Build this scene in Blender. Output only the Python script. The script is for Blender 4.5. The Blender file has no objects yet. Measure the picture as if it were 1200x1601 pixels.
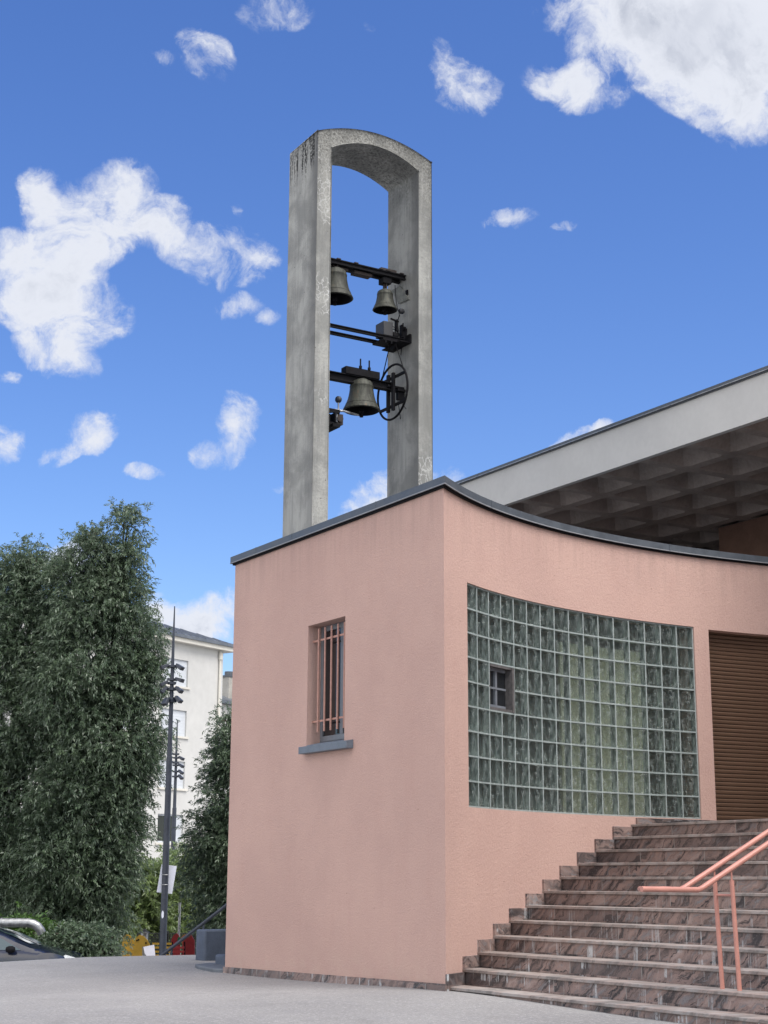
import bpy, bmesh, math, random
import numpy as np
from mathutils import Vector, Matrix
sc = bpy.context.scene
rad = math.radians
# ------------------------------------------------------------------ camera
CP = Vector((-9.6576, -14.4989, 1.3113))
CR = Vector((0.8527124, -0.5223657, 0.0039586))
CU = Vector((-0.1226344, -0.1928114, 0.9735423))
CF = Vector((0.5077819, 0.8306370, 0.2284727))
FPX = 2459.0
cd = bpy.data.cameras.new('camera'); cam = bpy.data.objects.new('camera', cd); sc.collection.objects.link(cam)
cam.matrix_world = Matrix(((CR.x, CU.x, -CF.x, CP.x), (CR.y, CU.y, -CF.y, CP.y), (CR.z, CU.z, -CF.z, CP.z), (0, 0, 0, 1)))
cd.sensor_fit = 'HORIZONTAL'; cd.sensor_width = 36; cd.lens = 36 * FPX / 1200; cd.clip_end = 3000; cd.clip_start = .1
sc.camera = cam
def ray(x, y): return CF * FPX + CR * (x - 600) - CU * (y - 800.5)
def at(x, y, D): return CP + ray(x, y) * (D / FPX)
FH = Vector((CF.x, CF.y, 0)).normalized(); RH = Vector((FH.y, -FH.x, 0))
# ------------------------------------------------------------------ light
SUN = Vector((0.16, -0.62, 1.0)).normalized()      # towards the sun
EL = math.asin(SUN.z); AZ = math.atan2(SUN.x, SUN.y)
sl = bpy.data.lights.new('sun', 'SUN'); so = bpy.data.objects.new('sun', sl); sc.collection.objects.link(so)
so.rotation_euler = SUN.to_track_quat('Z', 'Y').to_euler()
sl.energy = 1.5; sl.angle = rad(35); sl.color = (1.0, .95, .89)
sc.view_settings.view_transform = 'Standard'; sc.view_settings.look = 'None'
sc.view_settings.exposure = 1.25; sc.view_settings.gamma = 1
SKY_STRENGTH = 0.078

class NT:
    def __init__(s, tree): s.t = tree; s.n = tree.nodes; s.l = tree.links
    def new(s, typ, **kw):
        n = s.n.new(typ)
        for k, v in kw.items(): setattr(n, k, v)
        return n
    def link(s, a, b): s.l.new(a, b)
    def put(s, inp, v):
        if isinstance(v, bpy.types.NodeSocket): s.l.new(v, inp)
        else: inp.default_value = v
    def math(s, op, a, b=None, c=None, clamp=False):
        n = s.new('ShaderNodeMath', operation=op); n.use_clamp = clamp
        for i, v in enumerate((a, b, c)):
            if v is not None: s.put(n.inputs[i], v)
        return n.outputs[0]
    def vmath(s, op, a, b=None, scale=None):
        n = s.new('ShaderNodeVectorMath', operation=op)
        s.put(n.inputs[0], a)
        if b is not None: s.put(n.inputs[1], b)
        if scale is not None: s.put(n.inputs['Scale'], scale)
        return n.outputs['Value'] if op in ('DOT_PRODUCT', 'LENGTH') else n.outputs[0]
    def mix(s, f, a, b, blend='MIX'):
        n = s.new('ShaderNodeMix', data_type='RGBA', blend_type=blend)
        s.put(n.inputs[0], f); s.put(n.inputs[6], c4(a)); s.put(n.inputs[7], c4(b)); return n.outputs[2]
    def ramp(s, f, lo, hi, a=0.0, b=1.0, smooth=True):
        n = s.new('ShaderNodeMapRange', interpolation_type='SMOOTHSTEP' if smooth else 'LINEAR')
        s.put(n.inputs[0], f); s.put(n.inputs[1], lo); s.put(n.inputs[2], hi); s.put(n.inputs[3], a); s.put(n.inputs[4], b); return n.outputs[0]
    def noise(s, vec, scale, detail=4, rough=.55, dist=0.0, out='Fac'):
        n = s.new('ShaderNodeTexNoise'); s.put(n.inputs['Vector'], vec); n.inputs['Scale'].default_value = scale
        n.inputs['Detail'].default_value = detail; n.inputs['Roughness'].default_value = rough; n.inputs['Distortion'].default_value = dist
        return n.outputs[out]
    def mapping(s, vec, scale=(1, 1, 1), rot=(0, 0, 0), loc=(0, 0, 0)):
        n = s.new('ShaderNodeMapping'); s.put(n.inputs[0], vec); n.inputs['Scale'].default_value = scale
        n.inputs['Rotation'].default_value = rot; n.inputs['Location'].default_value = loc; return n.outputs[0]
def c4(v):
    return (*v, 1.0) if isinstance(v, (tuple, list)) and len(v) == 3 else v

# ------------------------------------------------------------------ world: Nishita sky with cumulus clouds placed by direction
w = bpy.data.worlds.new('World'); sc.world = w; w.use_nodes = True
N = NT(w.node_tree); N.n.clear()
sky = N.new('ShaderNodeTexSky', sky_type='NISHITA'); sky.sun_disc = False
sky.sun_elevation = EL; sky.sun_rotation = AZ; sky.air_density = 1.0; sky.dust_density = .6; sky.ozone_density = 3.0
hs = N.new('ShaderNodeHueSaturation'); hs.inputs['Saturation'].default_value = 1.24; hs.inputs['Value'].default_value = 1.0; hs.inputs['Hue'].default_value = .515
N.link(sky.outputs[0], hs.inputs['Color'])
D0 = N.new('ShaderNodeTexCoord').outputs['Generated']
n1 = N.noise(D0, 8, 8, .62, out='Color')
off = N.vmath('SUBTRACT', n1, (.5, .5, .5)); dirv = N.vmath('ADD', D0, N.vmath('SCALE', off, scale=.04))
# (x, y, rx, ry, tilt degrees, weight): where each cloud stood, as directions in the sky
CL = [(1010, 20, 190, 95, 8, 1.3), (1130, 90, 160, 110, 20, 1.4), (1180, 10, 200, 130, 0, 1.4), (900, 130, 90, 42, 10, 1.0), (1150, 185, 70, 45, 15, 1.0),
      (735, 140, 52, 40, 20, .62), (700, 95, 24, 36, -25, .5), (425, 12, 60, 28, 5, .7), (325, 85, 48, 40, 25, .45), (265, 92, 22, 14, 0, .3), (575, 42, 20, 16, 0, .3),
      (190, 290, 60, 48, -10, .95), (130, 345, 95, 75, 15, 1.0), (240, 350, 75, 48, 15, .85), (60, 420, 100, 60, 20, 1.0), (95, 490, 115, 62, 10, 1.1), (90, 560, 75, 42, 25, .85), (70, 300, 40, 50, 0, .55),
      (360, 405, 85, 50, 8, .62), (290, 385, 60, 40, 10, .62), (420, 400, 30, 24, 0, .4), (380, 480, 45, 22, 0, .35), (425, 500, 22, 14, 0, .5), (372, 333, 12, 18, 0, .4), (20, 600, 24, 14, 0, .4),
      (372, 660, 46, 50, -15, 1.0), (335, 708, 48, 26, -15, .62), (145, 685, 46, 40, -20, .95), (95, 722, 46, 22, -20, .68), (8, 700, 42, 36, 0, .75),
      (785, 337, 44, 20, -12, .5), (870, 350, 24, 10, 0, .26), (590, 770, 60, 42, -20, .95), (690, 745, 50, 20, 0, .75), (560, 800, 60, 30, 0, .8),
      (900, 680, 36, 12, -25, .6), (945, 665, 26, 12, -25, .5), (225, 745, 36, 12, 0, .3), (430, 765, 16, 10, 0, .35),
      (300, 985, 110, 52, -8, 1.2), (240, 955, 40, 30, 0, .9), (350, 955, 60, 40, -20, 1.1), (120, 890, 90, 40, 0, .8), (60, 1000, 120, 70, 0, .9), (150, 1100, 300, 70, 0, 1.0), (520, 860, 60, 30, 0, .6)]
# clouds the picture does not show: they light the place and stand in the rest of the sky
rnd = random.Random(5)
dens = None
def blob(c, t1, t2, a, b, wt):
    u = N.vmath('DOT_PRODUCT', dirv, tuple(t1 * (1 / a))); v = N.vmath('DOT_PRODUCT', dirv, tuple(t2 * (1 / b)))
    r = N.math('ADD', N.math('MULTIPLY', u, u), N.math('MULTIPLY', v, v))
    d = N.math('SUBTRACT', 1.0, r); d = N.math('MULTIPLY', N.math('MAXIMUM', d, 0.0), wt)
    front = N.math('GREATER_THAN', N.vmath('DOT_PRODUCT', D0, tuple(c)), 0.0)
    return N.math('MULTIPLY', d, front)
for (x, y, rx, ry, tl, wt) in CL:
    wt = wt + .18 if wt < .7 else wt; rx *= 1.08; ry *= 1.08
    c = ray(x, y).normalized(); e1 = CR; e2 = -CU
    a1 = rad(tl); p = e1 * math.cos(a1) + e2 * math.sin(a1); q = e2 * math.cos(a1) - e1 * math.sin(a1)
    t1 = (p - c * p.dot(c)).normalized(); t2 = (q - c * q.dot(c) - t1 * q.dot(t1)).normalized()
    b_ = blob(c, t1, t2, rx / FPX * .95, ry / FPX * .95, wt)
    dens = b_ if dens is None else N.math('MAXIMUM', dens, N.math('ADD', N.math('MAXIMUM', dens, b_), N.math('MULTIPLY', N.math('MINIMUM', dens, b_), .45)))
fbm = N.noise(N.vmath('ADD', D0, N.vmath('SCALE', off, scale=.06)), 12, 10, .64, .6)
fine = N.noise(D0, 55, 6, .62, .2)
big = N.noise(D0, 2.2, 5, .6)
# unseen bright cloud added behind the viewer to lift the light on the walls
behind = N.ramp(N.vmath('DOT_PRODUCT', D0, tuple(FH)), .45, .05)
wild = N.math('MULTIPLY', N.ramp(big, .40, .56), behind)
n32 = N.noise(N.vmath('ADD', D0, N.vmath('SCALE', off, scale=.05)), 30, 9, .64, .5)
shape = N.math('ADD', N.math('ADD', N.math('MULTIPLY', N.math('SUBTRACT', fbm, .5), .6), N.math('MULTIPLY', N.math('SUBTRACT', n32, .5), 1.0)), N.math('MULTIPLY', N.math('SUBTRACT', fine, .5), .25))
has = N.ramp(dens, 0.0, .22)
core = N.math('ADD', dens, N.math('MULTIPLY', shape, 3.4))
alpha = N.math('MULTIPLY', N.ramp(core, .05, 1.25), has)
alpha = N.math('MAXIMUM', alpha, wild)
# thick parts are greyer on the side away from the sun: compare the density a little towards the sun
fb2 = N.noise(N.vmath('ADD', D0, (0.0, 0.0, -.018)), 13, 5, .60, .35)
thick = N.ramp(core, 1.2, 2.3)
rel = N.ramp(N.math('SUBTRACT', fbm, fb2), -.10, .10)
soft = N.noise(D0, 7, 4, .55)
grey = N.math('MULTIPLY', thick, N.math('ADD', N.math('MULTIPLY', N.ramp(soft, .35, .65), .65), N.math('MULTIPLY', rel, .45)), clamp=True)
ccol = N.mix(grey, (.86, .89, .97), (.50, .54, .64))
bg1 = N.new('ShaderNodeBackground'); N.link(hs.outputs[0], bg1.inputs[0]); bg1.inputs[1].default_value = SKY_STRENGTH
bg2 = N.new('ShaderNodeBackground'); N.put(bg2.inputs[0], N.mix(behind, ccol, (1.0, .96, .91))); N.put(bg2.inputs[1], N.math('ADD', .40, N.math('MULTIPLY', behind, .50)))
mx = N.new('ShaderNodeMixShader'); N.put(mx.inputs[0], N.math('MULTIPLY', alpha, .97)); N.link(bg1.outputs[0], mx.inputs[1]); N.link(bg2.outputs[0], mx.inputs[2])
wo = N.new('ShaderNodeOutputWorld'); N.link(mx.outputs[0], wo.inputs[0])
w.cycles.sampling_method = 'MANUAL'; w.cycles.sample_map_resolution = 1024

# ------------------------------------------------------------------ materials
def mat(name, build):
    m = bpy.data.materials.new(name); m.use_nodes = True; t = NT(m.node_tree)
    b = t.n['Principled BSDF']
    build(t, b); return m
def geo(t): return t.new('ShaderNodeNewGeometry').outputs['Position']
def bump(t, b, h, strength=.3, dist=.01):
    n = t.new('ShaderNodeBump'); n.inputs['Strength'].default_value = strength; n.inputs['Distance'].default_value = dist
    t.put(n.inputs['Height'], h); t.link(n.outputs[0], b.inputs['Normal'])
def plain(name, col, rough=.6, metal=0.0, var=.12, scale=6, bmp=0.0, spec=.5):
    def f(t, b):
        p = geo(t); n = t.noise(p, scale, 5, .6)
        n2 = t.noise(p, scale * 9, 3, .6)
        k = t.math('ADD', t.math('MULTIPLY', n, .65), t.math('MULTIPLY', n2, .35))
        c1 = tuple(v * (1 - var * 1.6) for v in col); c2 = tuple(min(1, v * (1 + var * 1.6)) for v in col)
        t.put(b.inputs['Base Color'], t.mix(t.ramp(k, .3, .7), c1, c2))
        b.inputs['Metallic'].default_value = metal; b.inputs['Specular IOR Level'].default_value = spec
        t.put(b.inputs['Roughness'], t.ramp(n, .3, .7, max(.05, rough - .08), min(1, rough + .08)))
        if bmp: bump(t, b, n2, bmp, .004)
    return mat(name, f)

def m_render(t, b):                      # pink sprayed render
    p = geo(t)
    g1 = t.noise(p, 75, 4, .75); g2 = t.noise(p, 30, 4, .65); big = t.noise(p, .7, 4, .6); mid = t.noise(p, 4, 4, .6)
    vs = t.noise(t.mapping(p, (3.0, 3.0, .35)), 1.6, 4, .6)
    col = t.mix(t.ramp(big, .3, .7), (.505, .342, .297), (.555, .378, .325))
    col = t.mix(t.math('MULTIPLY', t.ramp(mid, .45, .75), .12), col, (.46, .28, .24))
    col = t.mix(t.math('MULTIPLY', t.ramp(vs, .52, .75), .08), col, (.40, .22, .19))
    col = t.mix(t.math('MULTIPLY', t.ramp(g1, .47, .34), .42), col, (.30, .18, .155))
    col = t.mix(t.math('MULTIPLY', t.ramp(g1, .54, .66), .35), col, (.62, .43, .37))
    # slightly paler patches low down and little chips
    vor = t.new('ShaderNodeTexVoronoi'); t.put(vor.inputs['Vector'], p); vor.inputs['Scale'].default_value = 5.5; vor.inputs['Randomness'].default_value = 1
    chip = t.math('MULTIPLY', t.ramp(vor.outputs['Distance'], .055, .03), t.ramp(g2, .5, .55))
    col = t.mix(t.math('MULTIPLY', chip, .7), col, (.20, .12, .10))
    z = t.new('ShaderNodeSeparateXYZ'); t.link(p, z.inputs[0])
    low = t.math('MULTIPLY', t.ramp(z.outputs[2], .75, .25), t.ramp(mid, .42, .62))
    col = t.mix(t.math('MULTIPLY', low, .30), col, (.56, .42, .35))
    run = t.noise(t.mapping(p, (7.0, 7.0, .5)), 1.0, 6, .7)
    up_ = t.math('MULTIPLY', t.ramp(t.math('ADD', z.outputs[2], t.math('MULTIPLY', run, 1.5)), 5.7, 6.7), t.ramp(run, .40, .60))
    col = t.mix(t.math('MULTIPLY', up_, .22), col, (.27, .20, .175))
    t.put(b.inputs['Base Color'], col); b.inputs['Roughness'].default_value = .93; b.inputs['Specular IOR Level'].default_value = .2
    h = t.math('ADD', t.math('MULTIPLY', g1, .55), t.math('MULTIPLY', g2, .6)); h = t.math('SUBTRACT', h, t.math('MULTIPLY', chip, .8))
    col_l = None; bump(t, b, h, .65, .016)
M_PINK = mat('pink_render', m_render)

def m_concrete(t, b):                    # weathered tower concrete with run-off streaks, lichen on top and pale crazing
    p = geo(t)
    nrm = t.new('ShaderNodeNewGeometry').outputs['Normal']
    sn = t.new('ShaderNodeSeparateXYZ'); t.link(nrm, sn.inputs[0]); sp = t.new('ShaderNodeSeparateXYZ'); t.link(p, sp.inputs[0])
    st = t.noise(t.mapping(p, (5.0, 5.0, .45)), 1.5, 7, .65, .5)
    st2 = t.noise(t.mapping(p, (16, 16, .8)), 1.0, 5, .65)
    cl = t.noise(p, 1.6, 6, .62, .3); f = t.noise(p, 26, 6, .7); ff = t.noise(p, 90, 3, .7)
    col = t.mix(t.ramp(cl, .38, .62), (.225, .23, .22), (.35, .355, .335))
    col = t.mix(t.math('MULTIPLY', t.ramp(st, .46, .64), .4), col, (.16, .165, .165))
    col = t.mix(t.math('MULTIPLY', t.ramp(st2, .50, .72), .22), col, (.38, .385, .37))
    front = t.ramp(t.math('MULTIPLY', sn.outputs[1], -1.0), .6, .9)
    # crazing veins on the narrow fronts
    wv = t.vmath('ADD', p, t.vmath('SCALE', t.vmath('SUBTRACT', t.noise(p, 7, 3, .6, out='Color'), (.5, .5, .5)), scale=.16))
    vo = t.new('ShaderNodeTexVoronoi', feature='DISTANCE_TO_EDGE'); t.put(vo.inputs['Vector'], t.mapping(wv, (1, 1, .6))); vo.inputs['Scale'].default_value = 11
    zone = t.ramp(t.noise(t.mapping(p, (.6, .6, 1)), 1.15, 3, .6), .53, .60)
    vein = t.math('MULTIPLY', t.math('MULTIPLY', t.ramp(vo.outputs['Distance'], .07, .015), zone), front)
    col = t.mix(t.math('MULTIPLY', vein, .75), col, (.55, .56, .55))
    # coarser blotches on the fronts
    col = t.mix(t.math('MULTIPLY', t.math('MULTIPLY', front, t.ramp(f, .45, .60)), .38), col, (.19, .19, .185))
    # lichen and soot under the top
    top = t.ramp(t.math('ADD', sp.outputs[2], t.math('MULTIPLY', t.math('SUBTRACT', st2, .5), 3.2)), 12.0, 13.6)
    col = t.mix(t.math('MULTIPLY', t.math('MULTIPLY', top, t.ramp(f, .38, .62)), .85), col, (.06, .062, .058))
    col = t.mix(t.math('MULTIPLY', t.math('MULTIPLY', t.ramp(sp.outputs[2], 10.8, 13.4), front), t.math('MULTIPLY', t.ramp(ff, .40, .62), .6)), col, (.085, .08, .07))
    # edge run-off: dark band near the front arris of the wide side
    side = t.ramp(t.math('ABSOLUTE', sn.outputs[0]), .6, .9)
    edge = t.math('MULTIPLY', t.ramp(t.math('ADD', sp.outputs[1], t.math('MULTIPLY', t.math('SUBTRACT', st, .5), .35)), 6.32, 6.03), side)
    col = t.mix(t.math('MULTIPLY', edge, t.ramp(sp.outputs[2], 6.0, 13.0, .30, .75)), col, (.105, .108, .11))
    blk = t.math('MULTIPLY', t.math('MULTIPLY', t.ramp(t.math('ADD', sp.outputs[2], t.math('MULTIPLY', st2, .9)), 12.95, 13.25), t.ramp(st2, .47, .54)), t.math('MULTIPLY', t.math('LESS_THAN', sn.outputs[0], -.5), t.math('LESS_THAN', sp.outputs[0], 2.0)))
    col = t.mix(t.math('MULTIPLY', t.math('MULTIPLY', blk, t.ramp(f, .40, .52)), .95), col, (.018, .018, .018))
    hole = t.new('ShaderNodeTexVoronoi'); t.put(hole.inputs['Vector'], p); hole.inputs['Scale'].default_value = 6.5
    hm = t.ramp(hole.outputs['Distance'], .09, .04)
    col = t.mix(t.math('MULTIPLY', t.math('MULTIPLY', hm, t.ramp(cl, .45, .55)), .7), col, (.07, .07, .07))
    t.put(b.inputs['Base Color'], col); b.inputs['Roughness'].default_value = .92; b.inputs['Specular IOR Level'].default_value = .25
    h = t.math('ADD', t.math('MULTIPLY', f, .7), t.math('MULTIPLY', ff, .4)); h = t.math('SUBTRACT', h, hm)
    bump(t, b, h, .55, .015)
M_CONC = mat('weathered_concrete', m_concrete)

def m_granite(base_shift=0.0, tread=False):
    def f(t, b):
        p = geo(t); s = t.new('ShaderNodeSeparateXYZ'); t.link(p, s.inputs[0])
        X, Y, Z = s.outputs
        # slabs: steps differ by height, slabs along the step by Y
        row = t.math('FLOOR', t.math('DIVIDE', t.math('SUBTRACT', Z, .0684 + (.004 if tread else .002)), .165))
        wn = t.new('ShaderNodeTexWhiteNoise', noise_dimensions='1D'); t.put(wn.inputs['W'], row)
        yy = t.math('DIVIDE', t.math('ADD', Y, t.math('MULTIPLY', wn.outputs[0], 1.3)), 1.12 if not tread else 1.5)
        cell = t.math('FLOOR', yy); fr = t.math('FRACT', yy)
        wn2 = t.new('ShaderNodeTexWhiteNoise', noise_dimensions='2D')
        cv = t.new('ShaderNodeCombineXYZ'); t.put(cv.inputs[0], row); t.put(cv.inputs[1], cell); t.link(cv.outputs[0], wn2.inputs['Vector'])
        offs = t.vmath('SCALE', wn2.outputs['Color'], scale=37.0)
        q = t.vmath('ADD', p, offs)
        q = t.mapping(q, (1, 1, 1), (rad(38), 0, 0))
        warp = t.vmath('SCALE', t.vmath('SUBTRACT', t.noise(q, 2.2, 4, .6, out='Color'), (.5, .5, .5)), scale=.38)
        qq = t.mapping(t.vmath('ADD', q, warp), (.6, .5, 5.0))
        v1 = t.noise(qq, 1.5, 7, .66, .5); v2 = t.noise(qq, 4.5, 6, .7, .3); sp = t.noise(p, 55, 4, .7)
        colr = t.mix(t.ramp(v1, .36, .57), (.035, .034, .038), (.28, .20, .178))
        colr = t.mix(t.ramp(v2, .52, .64), colr, (.19, .185, .195))
        colr = t.mix(t.ramp(v2, .46, .37), colr, (.022, .022, .027))
        colr = t.mix(t.math('MULTIPLY', t.ramp(v1, .57, .66), .85), colr, (.37, .29, .265))
        colr = t.mix(t.math('MULTIPLY', t.ramp(sp, .56, .70), .45), colr, (.31, .27, .26))
        colr = t.mix(t.math('MULTIPLY', t.ramp(sp, .42, .32), .5), colr, (.02, .02, .02))
        colr = t.mix(t.math('MULTIPLY', wn2.outputs[0], .22), colr, (.24, .17, .145)) if not tread else colr
        colr = t.mix(t.math('MULTIPLY', t.math('GREATER_THAN', wn2.outputs[0], .75), .35), colr, (.045, .045, .052)) if not tread else colr
        if tread:
            colr = t.mix(.50, colr, (.30, .27, .25))
            dust = t.noise(p, 3.0, 6, .65); colr = t.mix(t.math('MULTIPLY', t.ramp(dust, .45, .66), .45), colr, (.42, .41, .40))
        else:
            # lime runs down the lower risers
            lx = t.noise(t.mapping(p, (2.9, 6.0, .12)), 1.0, 8, .85)
            zone = t.noise(t.mapping(p, (0, .8, 6.0)), 1.0, 2, .5)
            z0 = t.ramp(Z, 1.4, .45)
            run = t.math('MULTIPLY', t.math('MULTIPLY', t.ramp(lx, .555, .585), t.ramp(zone, .42, .50)), z0)
            run = t.math('MULTIPLY', run, t.ramp(t.noise(p, 18, 4, .7), .30, .50))
            colr = t.mix(t.math('MULTIPLY', run, .85), colr, (.55, .58, .60))
            jx = t.math('MULTIPLY', t.ramp(t.math('ABSOLUTE', t.math('SUBTRACT', fr, .5)), .4935, .4965), 1.0)
            colr = t.mix(t.math('MULTIPLY', jx, .8), colr, (.30, .29, .28))
        t.put(b.inputs['Base Color'], colr)
        t.put(b.inputs['Roughness'], t.ramp(v1, .3, .7, .42, .62) if not tread else .72)
        b.inputs['Specular IOR Level'].default_value = .35
        bump(t, b, t.math('ADD', sp, t.math('MULTIPLY', v2, .5)), .07, .003)
    return f
M_GRAN = mat('veined_granite', m_granite()); M_TREAD = mat('worn_granite_tread', m_granite(tread=True))

def m_ground(t, b):
    p = geo(t)
    big = t.noise(p, .35, 5, .6); mid = t.noise(p, 2.5, 5, .65); f = t.noise(p, 28, 4, .8); ff = t.noise(p, 60, 3, .8)
    vo = t.new('ShaderNodeTexVoronoi'); t.put(vo.inputs['Vector'], p); vo.inputs['Scale'].default_value = 48
    col = t.mix(t.ramp(big, .3, .7), (.228, .225, .226), (.288, .284, .282))
    col = t.mix(t.math('MULTIPLY', t.ramp(mid, .45, .75), .35), col, (.20, .20, .215))
    col = t.mix(t.math('MULTIPLY', t.ramp(f, .50, .64), .55), col, (.46, .455, .45))
    col = t.mix(t.math('MULTIPLY', t.ramp(ff, .46, .34), .55), col, (.09, .09, .095))
    col = t.mix(t.math('MULTIPLY', t.ramp(vo.outputs['Distance'], .22, .12), .3), col, (.11, .11, .11))
    dirt = t.math('MULTIPLY', t.ramp(t.noise(p, 1.1, 6, .7, .6), .56, .70), .35); col = t.mix(dirt, col, (.17, .165, .16))
    t.put(b.inputs['Base Color'], col); b.inputs['Roughness'].default_value = .93; b.inputs['Specular IOR Level'].default_value = .2
    bump(t, b, t.math('ADD', f, ff), .5, .01)
M_GROUND = mat('pale_asphalt', m_ground)

M_COPE = plain('slate_blue_metal', (.075, .088, .105), .5, .0, .12, 5)
M_COPE2 = plain('slate_blue_metal_top', (.11, .125, .145), .5, .0, .12, 5)
M_DARK = plain('black_iron_and_bell_shade', (.008, .008, .010), .75, .0, .4, 14, .0, .12)
M_RUST = plain('rusted_ironwork', (.028, .020, .018), .8, .0, .45, 22, .3)
M_GALV = plain('galvanised_steel', (.33, .34, .35), .45, .75, .2, 12)
M_GALVD = plain('dull_zinc_strip', (.24, .25, .27), .6, 0, .1, 8)
M_GREYBOX = plain('motor_grey_paint', (.022, .024, .029), .55, 0, .15, 14)
M_PLATE = plain('lichened_plate', (.17, .175, .155), .85, 0, .25, 14, .2)
M_RAIL = plain('salmon_rail_paint', (.47, .22, .178), .42, 0, .07, 6, .1)
M_SILL = plain('slate_sill_paint', (.13, .155, .19), .55, 0, .12, 9)
M_BARS = plain('pink_bar_paint', (.42, .23, .185), .55, 0, .12, 20)
M_FRAME = plain('blue_grey_frame', (.16, .175, .20), .4, 0, .1, 12)
M_WINGL = mat('dark_window_glass', lambda t, b: (b.inputs['Base Color'].__setattr__('default_value', (.015, .017, .02, 1)), b.inputs['Roughness'].__setattr__('default_value', .06)))
M_CURT = plain('grey_curtain', (.12, .135, .17), .9, 0, .2, 30)
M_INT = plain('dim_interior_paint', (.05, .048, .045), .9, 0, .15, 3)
M_INTW = plain('pale_interior_partition', (.88, .84, .64), .9, 0, .06, 3)
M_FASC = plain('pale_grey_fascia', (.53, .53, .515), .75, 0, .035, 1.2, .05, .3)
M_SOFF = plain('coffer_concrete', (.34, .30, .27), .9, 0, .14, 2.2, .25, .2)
M_NAVE = plain('brown_nave_render', (.17, .105, .08), .92, 0, .1, 3, .2, .2)
M_NAVED = plain('dark_nave_shade', (.05, .045, .04), .8, 0, .2, 3, .2, .2)
M_JOINT = plain('glass_block_mortar', (.27, .315, .31), .7, 0, .15, 25)
M_VENTW = plain('old_white_frame', (.10, .095, .095), .6, 0, .25, 25)
M_CREAM = plain('cream_render', (.52, .52, .50), .92, 0, .05, .25, .1, .2)
M_CREAM2 = plain('cream_moulding', (.60, .58, .52), .9, 0, .05, .5)
M_ZINC = plain('zinc_roof', (.13, .145, .165), .45, .3, .15, .8)
M_SHUT = plain('pale_shutter', (.52, .55, .58), .6, 0, .06, 2)
M_CHIM = plain('grey_chimney', (.36, .35, .32), .9, 0, .12, 2)
M_MAST = plain('dark_mast_paint', (.035, .042, .058), .45, .2, .15, 3)
M_WHITE = plain('white_board', (.62, .65, .74), .7, 0, .05, 6)
M_PAPER = plain('white_paper', (.78, .78, .85), .8, 0, .04, 12)
M_YEL = plain('yellow_play_panel', (.72, .44, .06), .5, 0, .08, 6)
M_RED = plain('red_play_panel', (.50, .045, .05), .5, 0, .1, 6)
M_GRN = plain('green_play_panel', (.04, .24, .12), .5, 0, .1, 6)
M_ORG = plain('orange_play_panel', (.80, .40, .14), .5, 0, .08, 6)
M_PARA = plain('slate_blue_parapet', (.085, .105, .145), .8, 0, .16, 5, .5, .3)
M_SLAB = plain('blue_grey_slab', (.13, .145, .165), .85, 0, .15, 7, .4, .3)
M_CARP = mat('navy_car_paint', lambda t, b: (b.inputs['Base Color'].__setattr__('default_value', (.008, .012, .03, 1)), b.inputs['Roughness'].__setattr__('default_value', .22), b.inputs['Coat Weight'].__setattr__('default_value', 1.0)))
M_CARG = mat('car_glass', lambda t, b: (b.inputs['Base Color'].__setattr__('default_value', (.05, .08, .09, 1)), b.inputs['Roughness'].__setattr__('default_value', .04), b.inputs['Specular IOR Level'].__setattr__('default_value', .9)))
M_TYRE = plain('tyre_rubber', (.02, .02, .02), .85)
M_LAMP = mat('headlight_lens', lambda t, b: (b.inputs['Base Color'].__setattr__('default_value', (.75, .78, .8, 1)), b.inputs['Roughness'].__setattr__('default_value', .12)))
M_BARK = plain('willow_bark', (.07, .055, .045), .95, 0, .35, 12, .6, .1)
M_MESH = plain('dark_fence_mesh', (.018, .02, .022), .7)

def m_bronze(t, b):
    p = geo(t); s = t.noise(t.mapping(p, (9, 9, 1.2)), 2.2, 6, .65); f = t.noise(p, 40, 5, .7)
    c = t.mix(t.ramp(s, .35, .65), (.022, .023, .019), (.058, .062, .05))
    c = t.mix(t.math('MULTIPLY', t.ramp(f, .55, .7), .5), c, (.11, .115, .095)); c = t.mix(t.math('MULTIPLY', t.ramp(s, .62, .72), .6), c, (.13, .06, .03))
    t.put(b.inputs['Base Color'], c); b.inputs['Metallic'].default_value = .35; b.inputs['Roughness'].default_value = .62
    bump(t, b, f, .3, .004)
M_BELL = mat('patinated_bronze', m_bronze)

def m_slats(t, b):
    p = geo(t); n = t.noise(t.mapping(p, (1.2, 1.2, 9)), 2, 5, .6); f = t.noise(p, 80, 3, .6)
    t.put(b.inputs['Base Color'], t.mix(t.math('ADD', t.math('MULTIPLY', n, .7), t.math('MULTIPLY', f, .3)), (.080, .043, .025), (.155, .088, .055)))
    b.inputs['Roughness'].default_value = .55
M_SLAT = mat('brown_shutter_slats', m_slats)

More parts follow.
